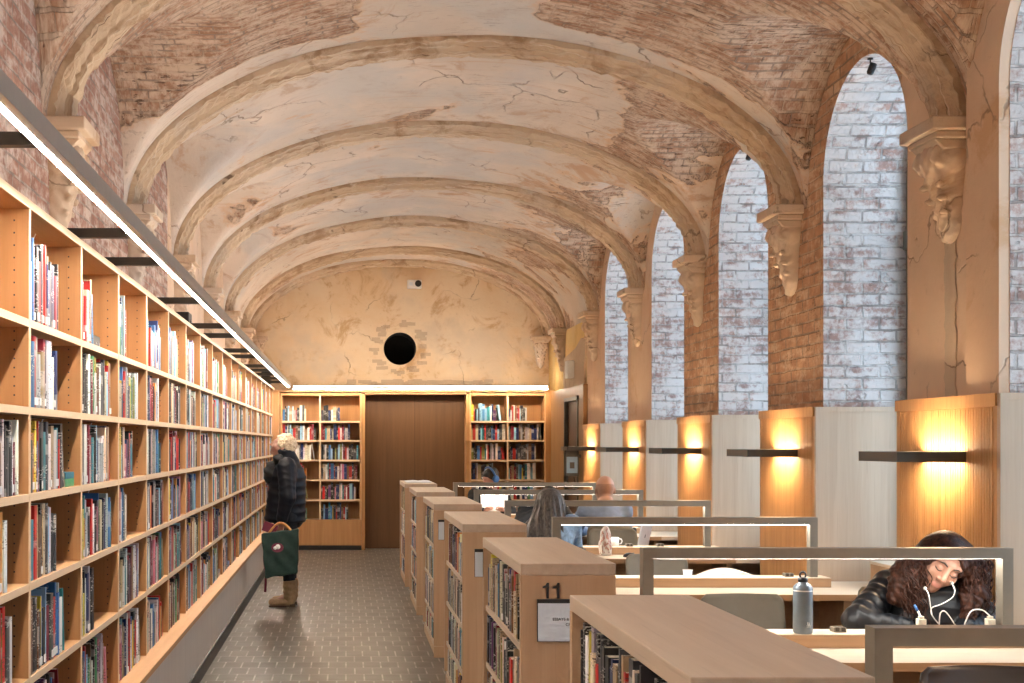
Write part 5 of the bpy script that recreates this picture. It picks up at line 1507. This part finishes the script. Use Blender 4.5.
for x, y in ((383, 330), (218, 362)):
    mb = MB(); c0 = z6(x, y, 5.925); mb.lathe([(0, -.008), (.006, -.006), (.008, 0), (.006, .006), (0, .008)], tuple(c0), 'cable', 10); mb.build('earbud', parent=t2, off=of)
# plugs in the ledge
for xx, lb in ((2.56, 'white power plug in the ledge socket beside the writing hand'), (2.867, 'white power plug with a looped cord, at the wall end of the ledge')):
    t2 = empty('power_plug', (xx, DY[1], LZ+.0235), lb, 'plug', 'power plugs on the writing desk')
    mb = MB(); mb.box(-.018, .018, -.016, .016, 0, .034, 'page'); mb.box(-.011, .011, -.010, .010, .0345, .046, 'page'); mb.build('body', parent=t2, bevel=.003)
    if xx > 2.7:
        o3 = (xx, DY[1], LZ+.0235); mb = MB(); mb.tube([tuple(V3(*p)-V3(*o3)) for p in smooth([(xx, DY[1], LZ+.069), z6(575, 498, 5.80), z6(515, 498, 5.82), z6(482, 540, 5.83), (2.78, 5.89, DZ+.012)])], .003, 'cable', 6); mb.build('cord', parent=t2)

# ---- blonde woman standing at the shelves, looking up
loc = (-.58, 12.8, 0)
hw = basis((-math.cos(.42), -.10, math.sin(.42)), (0.4, 0, 1)); hc = V3(-.635, 12.8, 1.565)
J = dict(pel=V3(-.57, 12.8, .93), che=V3(-.58, 12.8, 1.25), neck=V3(-.565, 12.8, 1.44), shr=V3(-.575, 12.98, 1.37), shl=V3(-.575, 12.62, 1.37), elr=V3(-.63, 13.05, 1.10), ell=V3(-.565, 12.56, 1.08), wrr=V3(-.70, 12.93, .93), wrl=V3(-.625, 12.575, .845),
         hir=V3(-.57, 12.89, .88), hil=V3(-.57, 12.71, .88), knr=V3(-.56, 12.89, .48), knl=V3(-.565, 12.72, .48), anr=V3(-.54, 12.89, .09), anl=V3(-.55, 12.72, .09), tor=V3(-.70, 12.89, .04), tol=V3(-.72, 12.72, .04))
t, bf = person(loc, 'woman with short blonde curls and black puffer coat standing, looking up at the shelves', J, .0095, (hc, hw, 1.0), ('navy_puffer', 1.20, 1.2), 'trouser', 'boot', 'skin_pink',
       hands={'l': (V3(-.15, .05, -1), V3(0, 1, 0.1), 1, .9), 'r': (V3(-.6, -.3, -.6), V3(.3, -.9, 0), -1, .5)}, quilt=(.085, .07), collar=[(V3(-.585, 12.8, 1.44), V3(-.60, 12.8, 1.50), .098, .092)])
def coat_skirt(P):
    d = f_cap(P, V3(-.585, 12.8, 1.22), V3(-.60, 12.8, .86), .168, .205)
    d = d+.009*np.abs(np.sin(P[:, 2]*math.pi/.085+.6*np.sin(P[:, 0]*9)))-.004
    return np.maximum(d, -(P[:, 2]-.822))
sdf_obj('coat_skirt', coat_skirt, (-.95, 12.5, .78), (-.3, 13.1, 1.3), .0095, 'navy_puffer', t, loc)
sdf_obj('scarf', lambda P: smin(f_cap(P, V3(-.66, 12.72, 1.44), V3(-.66, 12.9, 1.44), .055, .055), f_ell(P, (-.72, 12.8, 1.30), (.09, .12, .13)), .03)+.006*np.sin(P[:, 2]*70+P[:, 0]*40), (-.86, 12.6, 1.12), (-.5, 13.0, 1.54), .009, 'blackwool', t, loc)
def blonde(P):
    q = (P-hc)@hw
    d = smin(f_ell(q, (0, -.030, .044), (.096, .108, .100)), f_ell(q, (0, -.075, -.025), (.080, .065, .075)), .03)
    d = d+.013*np.sin(q[:, 0]*95+2*np.sin(q[:, 2]*60))*np.sin(q[:, 1]*90+1.5*np.sin(q[:, 0]*70))*np.sin(q[:, 2]*85+1)
    return -smin(-d, f_ell(q, (0, .095, -.030), (.075, .085, .095)), .008)
sdf_obj('hair', blonde, (-.80, 12.64, 1.40), (-.44, 12.96, 1.74), .0065, 'hair_blonde', t, loc)
for s in ('r', 'l'):       # boot shafts
    a = J['an'+s]
    sdf_obj('boot_shaft', lambda P: np.maximum(f_cap(P, a+V3(0, 0, -.01), a+V3(.0, 0, .13), .062, .068), -(P[:, 2]-.05))+.003*np.sin(P[:, 2]*120), a-V3(.1, .1, .1), a+V3(.1, .1, .24), .009, 'boot', t, loc)
    mb = MB(); mb.box(a[0]-.205, a[0]+.055, a[1]-.045, a[1]+.045, 0, .012, 'sole'); mb.box(a[0]-.0, a[0]+.055, a[1]-.04, a[1]+.04, .0125, .025, 'sole'); mb.build('boot_sole', parent=t, off=loc, bevel=.004)
# tote bag
bl = (-.625, 12.50, .30)
t2 = empty('tote_bag', bl, 'dark green tote bag with a maroon oval badge hanging from the woman hand', 'bag')
def tote(P):
    q = P-V3(-.625, 12.49, 0); z = q[:, 2]
    x = q[:, 0]+.10*(z-.52)*0.35
    w = .155+.06*(z-.35)
    dx = np.abs(x)-w; dy = np.abs(q[:, 1])-(.075-.05*(z-.3)); top = z-(.755+.12*q[:, 0]); bot = (.33-.55*np.maximum(x-.02, 0)*0-.20*x*0+.10*np.clip(x, -.2, .2)*1.4)-z
    d = np.maximum(np.maximum(dx, dy), np.maximum(top, bot))
    return d*.85+.005*np.sin(q[:, 0]*38+z*22)*np.sin(z*17)
sdf_obj('body', tote, (-.90, 12.33, .24), (-.36, 12.64, .86), .009, 'tote', t2, bl)
mb = MB(); n = 28; xo, zo = -.655, .60
mb.add([(xo+.058*math.cos(2*math.pi*i/n), 12.432-.006*math.cos(0), zo+.045*math.sin(2*math.pi*i/n)) for i in range(n)]+[(xo+.058*math.cos(2*math.pi*i/n), 12.424, zo+.045*math.sin(2*math.pi*i/n)) for i in range(n)], [tuple(range(n-1, -1, -1)), tuple(range(n, 2*n))]+[(i, (i+1) % n, n+(i+1) % n, n+i) for i in range(n)], 'maroon')
bd = mb.build('badge', parent=t2, off=bl)
mb = MB(); mb.lathe([(0, 0), (.024, .002), (.024, .004), (0, .005)], (xo+.004, 12.418, zo+.008), 'paper', 18, 'Y'); mb.lathe([(0, 0), (.017, .002), (.017, .004), (0, .005)], (xo-.022, 12.418, zo-.004), 'paper', 14, 'Y'); mb.build('emblem', parent=bd, off=bl)
for yy in (12.455, 12.53):
    mb = MB(); mb.tube([(-.74+.21*i/14, yy, .735+.020*i/14*1.2+.085*math.sin(math.pi*i/14)) for i in range(15)], .011, 'cane', 8); mb.build('handle', parent=t2, off=bl)
mb = MB(); mb.tube(smooth([(-.775, 12.50, .66), (-.785, 12.47, .50), (-.77, 12.47, .34), (-.775, 12.47, .17)]), .012, 'maroon', 6); mb.build('strap', parent=t2, off=bl)
t2 = empty('wallet', (-.72, 12.52, .77), 'maroon wallet in the top of the green tote bag', 'wallet')
Rw = Matrix.Rotation(.35, 3, 'Y')
mb = MB(); mb.box(-.085, .055, -.012, .012, -.04, .055, 'maroon', Rw); mb.build('cover', parent=t2, bevel=.004)
mb = MB(); mb.box(-.08, .0555, -.006, .006, -.035, .05, 'page', Rw); mb.build('cards', parent=t2)

# ---- long-haired reader seen from behind
loc = (1.53, 9.75, 0)
hw = basis((.10, 1, -.35), (0, .35, 1)); hc = V3(1.535, 9.80, 1.128)
J = dict(pel=V3(1.53, 9.70, .595), che=V3(1.53, 9.76, .88), neck=V3(1.53, 9.79, 1.03), shr=V3(1.70, 9.80, .985), shl=V3(1.395, 9.82, .925), elr=V3(1.76, 10.03, .765), ell=V3(1.37, 10.08, .765), wrr=V3(1.62, 10.22, .745), wrl=V3(1.42, 10.22, .745))
sit_legs(J, V3(1.53, 9.70, .565), (0, 1, 0))
t, bf = person(loc, 'reader with long dark grey hair and pale denim jacket seen from behind', J, .0095, (hc, hw, 1.0), ('denim', 1.08, 1.1), 'jeans', 'shoe', 'skin', hands={'r': (V3(-.5, .8, -.1), V3(0, 0, -1), -1, .3), 'l': (V3(.5, .8, -.1), V3(0, 0, -1), 1, .3)})
def longhair(P):
    q = (P-hc)@hw
    d = f_ell(q, (0, -.020, .028), (.104, .118, .100))
    d = smin(d, f_cap(P, V3(1.535, 9.74, 1.10), V3(1.50, 9.665, .86), .098, .120), .05)
    d = smin(d, f_cap(P, V3(1.45, 9.70, 1.03), V3(1.37, 9.70, .86), .065, .115), .04)
    d = smin(d, f_cap(P, V3(1.50, 9.665, .86), V3(1.47, 9.65, .74), .10, .07), .04)
    d = smin(d, f_cap(P, V3(1.47, 9.78, 1.10), V3(1.415, 9.72, .90), .055, .06), .03)
    d = smin(d, f_cap(P, V3(1.59, 9.77, 1.10), V3(1.585, 9.70, 1.0), .055, .04), .03)
    a = np.arctan2(P[:, 0]-1.52, -(P[:, 1]-9.86))
    d = d+.006*np.sin(a*26+3*np.sin(P[:, 2]*7))*np.clip((1.22-P[:, 2])*8, 0, 1)+.003*np.sin(a*60+P[:, 2]*9)
    return -smin(-d, f_ell(q, (0, .11, -.05), (.065, .08, .11)), .01)
sdf_obj('hair', longhair, (1.18, 9.45, .64), (1.80, 9.96, 1.30), .0075, 'hair_grey', t, loc)

# ---- bald man seen from behind
loc = (2.42, 12.12, 0)
hw = basis((0.0, 1, -.30), (0, .3, 1)); hc = V3(2.42, 12.15, 1.155)
J = dict(pel=V3(2.42, 12.08, .595), che=V3(2.42, 12.12, .86), neck=V3(2.42, 12.13, 1.03), shr=V3(2.60, 12.14, .965), shl=V3(2.24, 12.14, .965), elr=V3(2.66, 12.40, .77), ell=V3(2.18, 12.40, .77), wrr=V3(2.52, 12.60, .745), wrl=V3(2.32, 12.60, .745))
sit_legs(J, V3(2.42, 12.08, .565), (0, 1, 0))
def fringe(P):
    q = (P-hc)@hw
    inside = np.maximum(np.maximum(q[:, 2]-.055-.25*np.minimum(0, q[:, 1]+.02), -.072-q[:, 2]), q[:, 1]-.030)
    return np.maximum(inside, np.linalg.norm(q-V3(0, -.01, .0), axis=1)-.14)
t, bf = person(loc, 'bald man in a blue-grey shirt seen from behind at the fifth desk', J, .0095, (hc, hw, 1.16), ('shirt', 1.04, 1.15), 'trouser', 'shoe', 'skin', hands={'r': (V3(-.5, .8, -.1), V3(0, 0, -1), -1, .3), 'l': (V3(.5, .8, -.1), V3(0, 0, -1), 1, .3)}, paint=[(fringe, 'stubble')],
       collar=[(V3(2.36, 12.10, 1.03), V3(2.48, 12.10, 1.03), .03, .03)])

# ---- reader with blue headphones, far end
loc = (1.74, 15.98, 0)
hw = basis((-.86, -.42, -.34), (-.3, -.2, 1)); hc = V3(1.765, 15.86, 1.165)
J = dict(pel=V3(1.74, 16.02, .595), che=V3(1.74, 15.95, .86), neck=V3(1.75, 15.91, 1.03), shr=V3(1.57, 15.90, .965), shl=V3(1.92, 15.92, .965), elr=V3(1.50, 15.68, .77), ell=V3(1.99, 15.70, .77), wrr=V3(1.66, 15.58, .78), wrl=V3(1.88, 15.58, .78))
sit_legs(J, V3(1.74, 16.0, .565), (0, -1, 0))
t, bf = person(loc, 'reader in black with blue headphones bent over white sheets at the farthest desk', J, .011, (hc, hw, 1.05), ('blackwool', 1.08, 1.1), 'trouser', 'shoe', 'skin_pink', hands={'r': (V3(.3, -.5, .4), V3(.5, -.8, 0), 1, .5), 'l': (V3(-.3, -.5, .4), V3(-.5, -.8, 0), -1, .5)})
def short(P):
    q = ((P-hc)@hw)/1.05
    d = f_ell(q, (0, -.018, .040), (.083, .100, .090))+.003*np.sin(q[:, 0]*120)*np.sin(q[:, 1]*110)
    return -smin(-d, f_ell(q, (0, .10, -.045), (.075, .095, .10)), .008)*1.05
sdf_obj('hair', short, hc-.18, hc+.18, .009, 'hair_black', t, loc)
t2 = empty('headphones', tuple(hc), 'blue over-ear headphones worn by the far reader', 'headphones')
def hq(x, y, z): return tuple(hw@(V3(x, y, z)*1.05))
for s in (-1, 1):
    mb = MB(); Rm = Matrix([list(r) for r in hw])
    mb.lathe([(0, -.020), (.030, -.020), (.044, -.010), (.046, .008), (.036, .020), (0, .024)], hq(s*.100, -.008, .0), 'phones', 20, 'X', Rm); mb.build('ear_cup', parent=t2)
mb = MB(); mb.tube([hq(.104*math.cos(a), -.008, .02+.118*math.sin(a)) for a in [math.pi*i/18 for i in range(19)]], .013, 'phones', 8); mb.build('headband', parent=t2)

# ---- reader in black leaning on a hand, half hidden behind the long hair
loc = (2.005, 13.69, 0)
hw = basis((-.35, -.8, -.55), (.1, -.3, 1)); hc = V3(2.085, 13.44, 1.02)
J = dict(pel=V3(2.025, 13.700, .595), che=V3(2.035, 13.610, 0.82), neck=V3(2.065, 13.53, 0.93), shr=V3(1.875, 13.500, 0.92), shl=V3(2.235, 13.540, 0.91), elr=V3(1.770, 13.270, 0.765), ell=V3(2.315, 13.320, 0.765), wrr=V3(1.925, 13.31, 0.885), wrl=V3(2.155, 13.270, 0.745))
sit_legs(J, V3(2.025, 13.690, .565), (0, -1, 0))
t, bf = person(loc, 'reader in black leaning head on hand, half hidden behind the long-haired reader', J, .0105, (hc, hw, 1.0), ('blackwool', 1.10, 1.15), 'trouser', 'shoe', 'skin', hands={'r': (V3(.45, .2, .8), V3(.8, .1, -.3), -1, .35), 'l': (V3(-.9, -.3, -.1), V3(0, 0, -1), 1, .3)})
def short2(P):
    q = (P-hc)@hw
    d = f_ell(q, (0, -.020, .038), (.088, .104, .094))
    return -smin(-d, f_ell(q, (0, .10, -.045), (.075, .09, .10)), .008)
sdf_obj('hair', short2, hc-.17, hc+.17, .009, 'hair_black', t, loc)
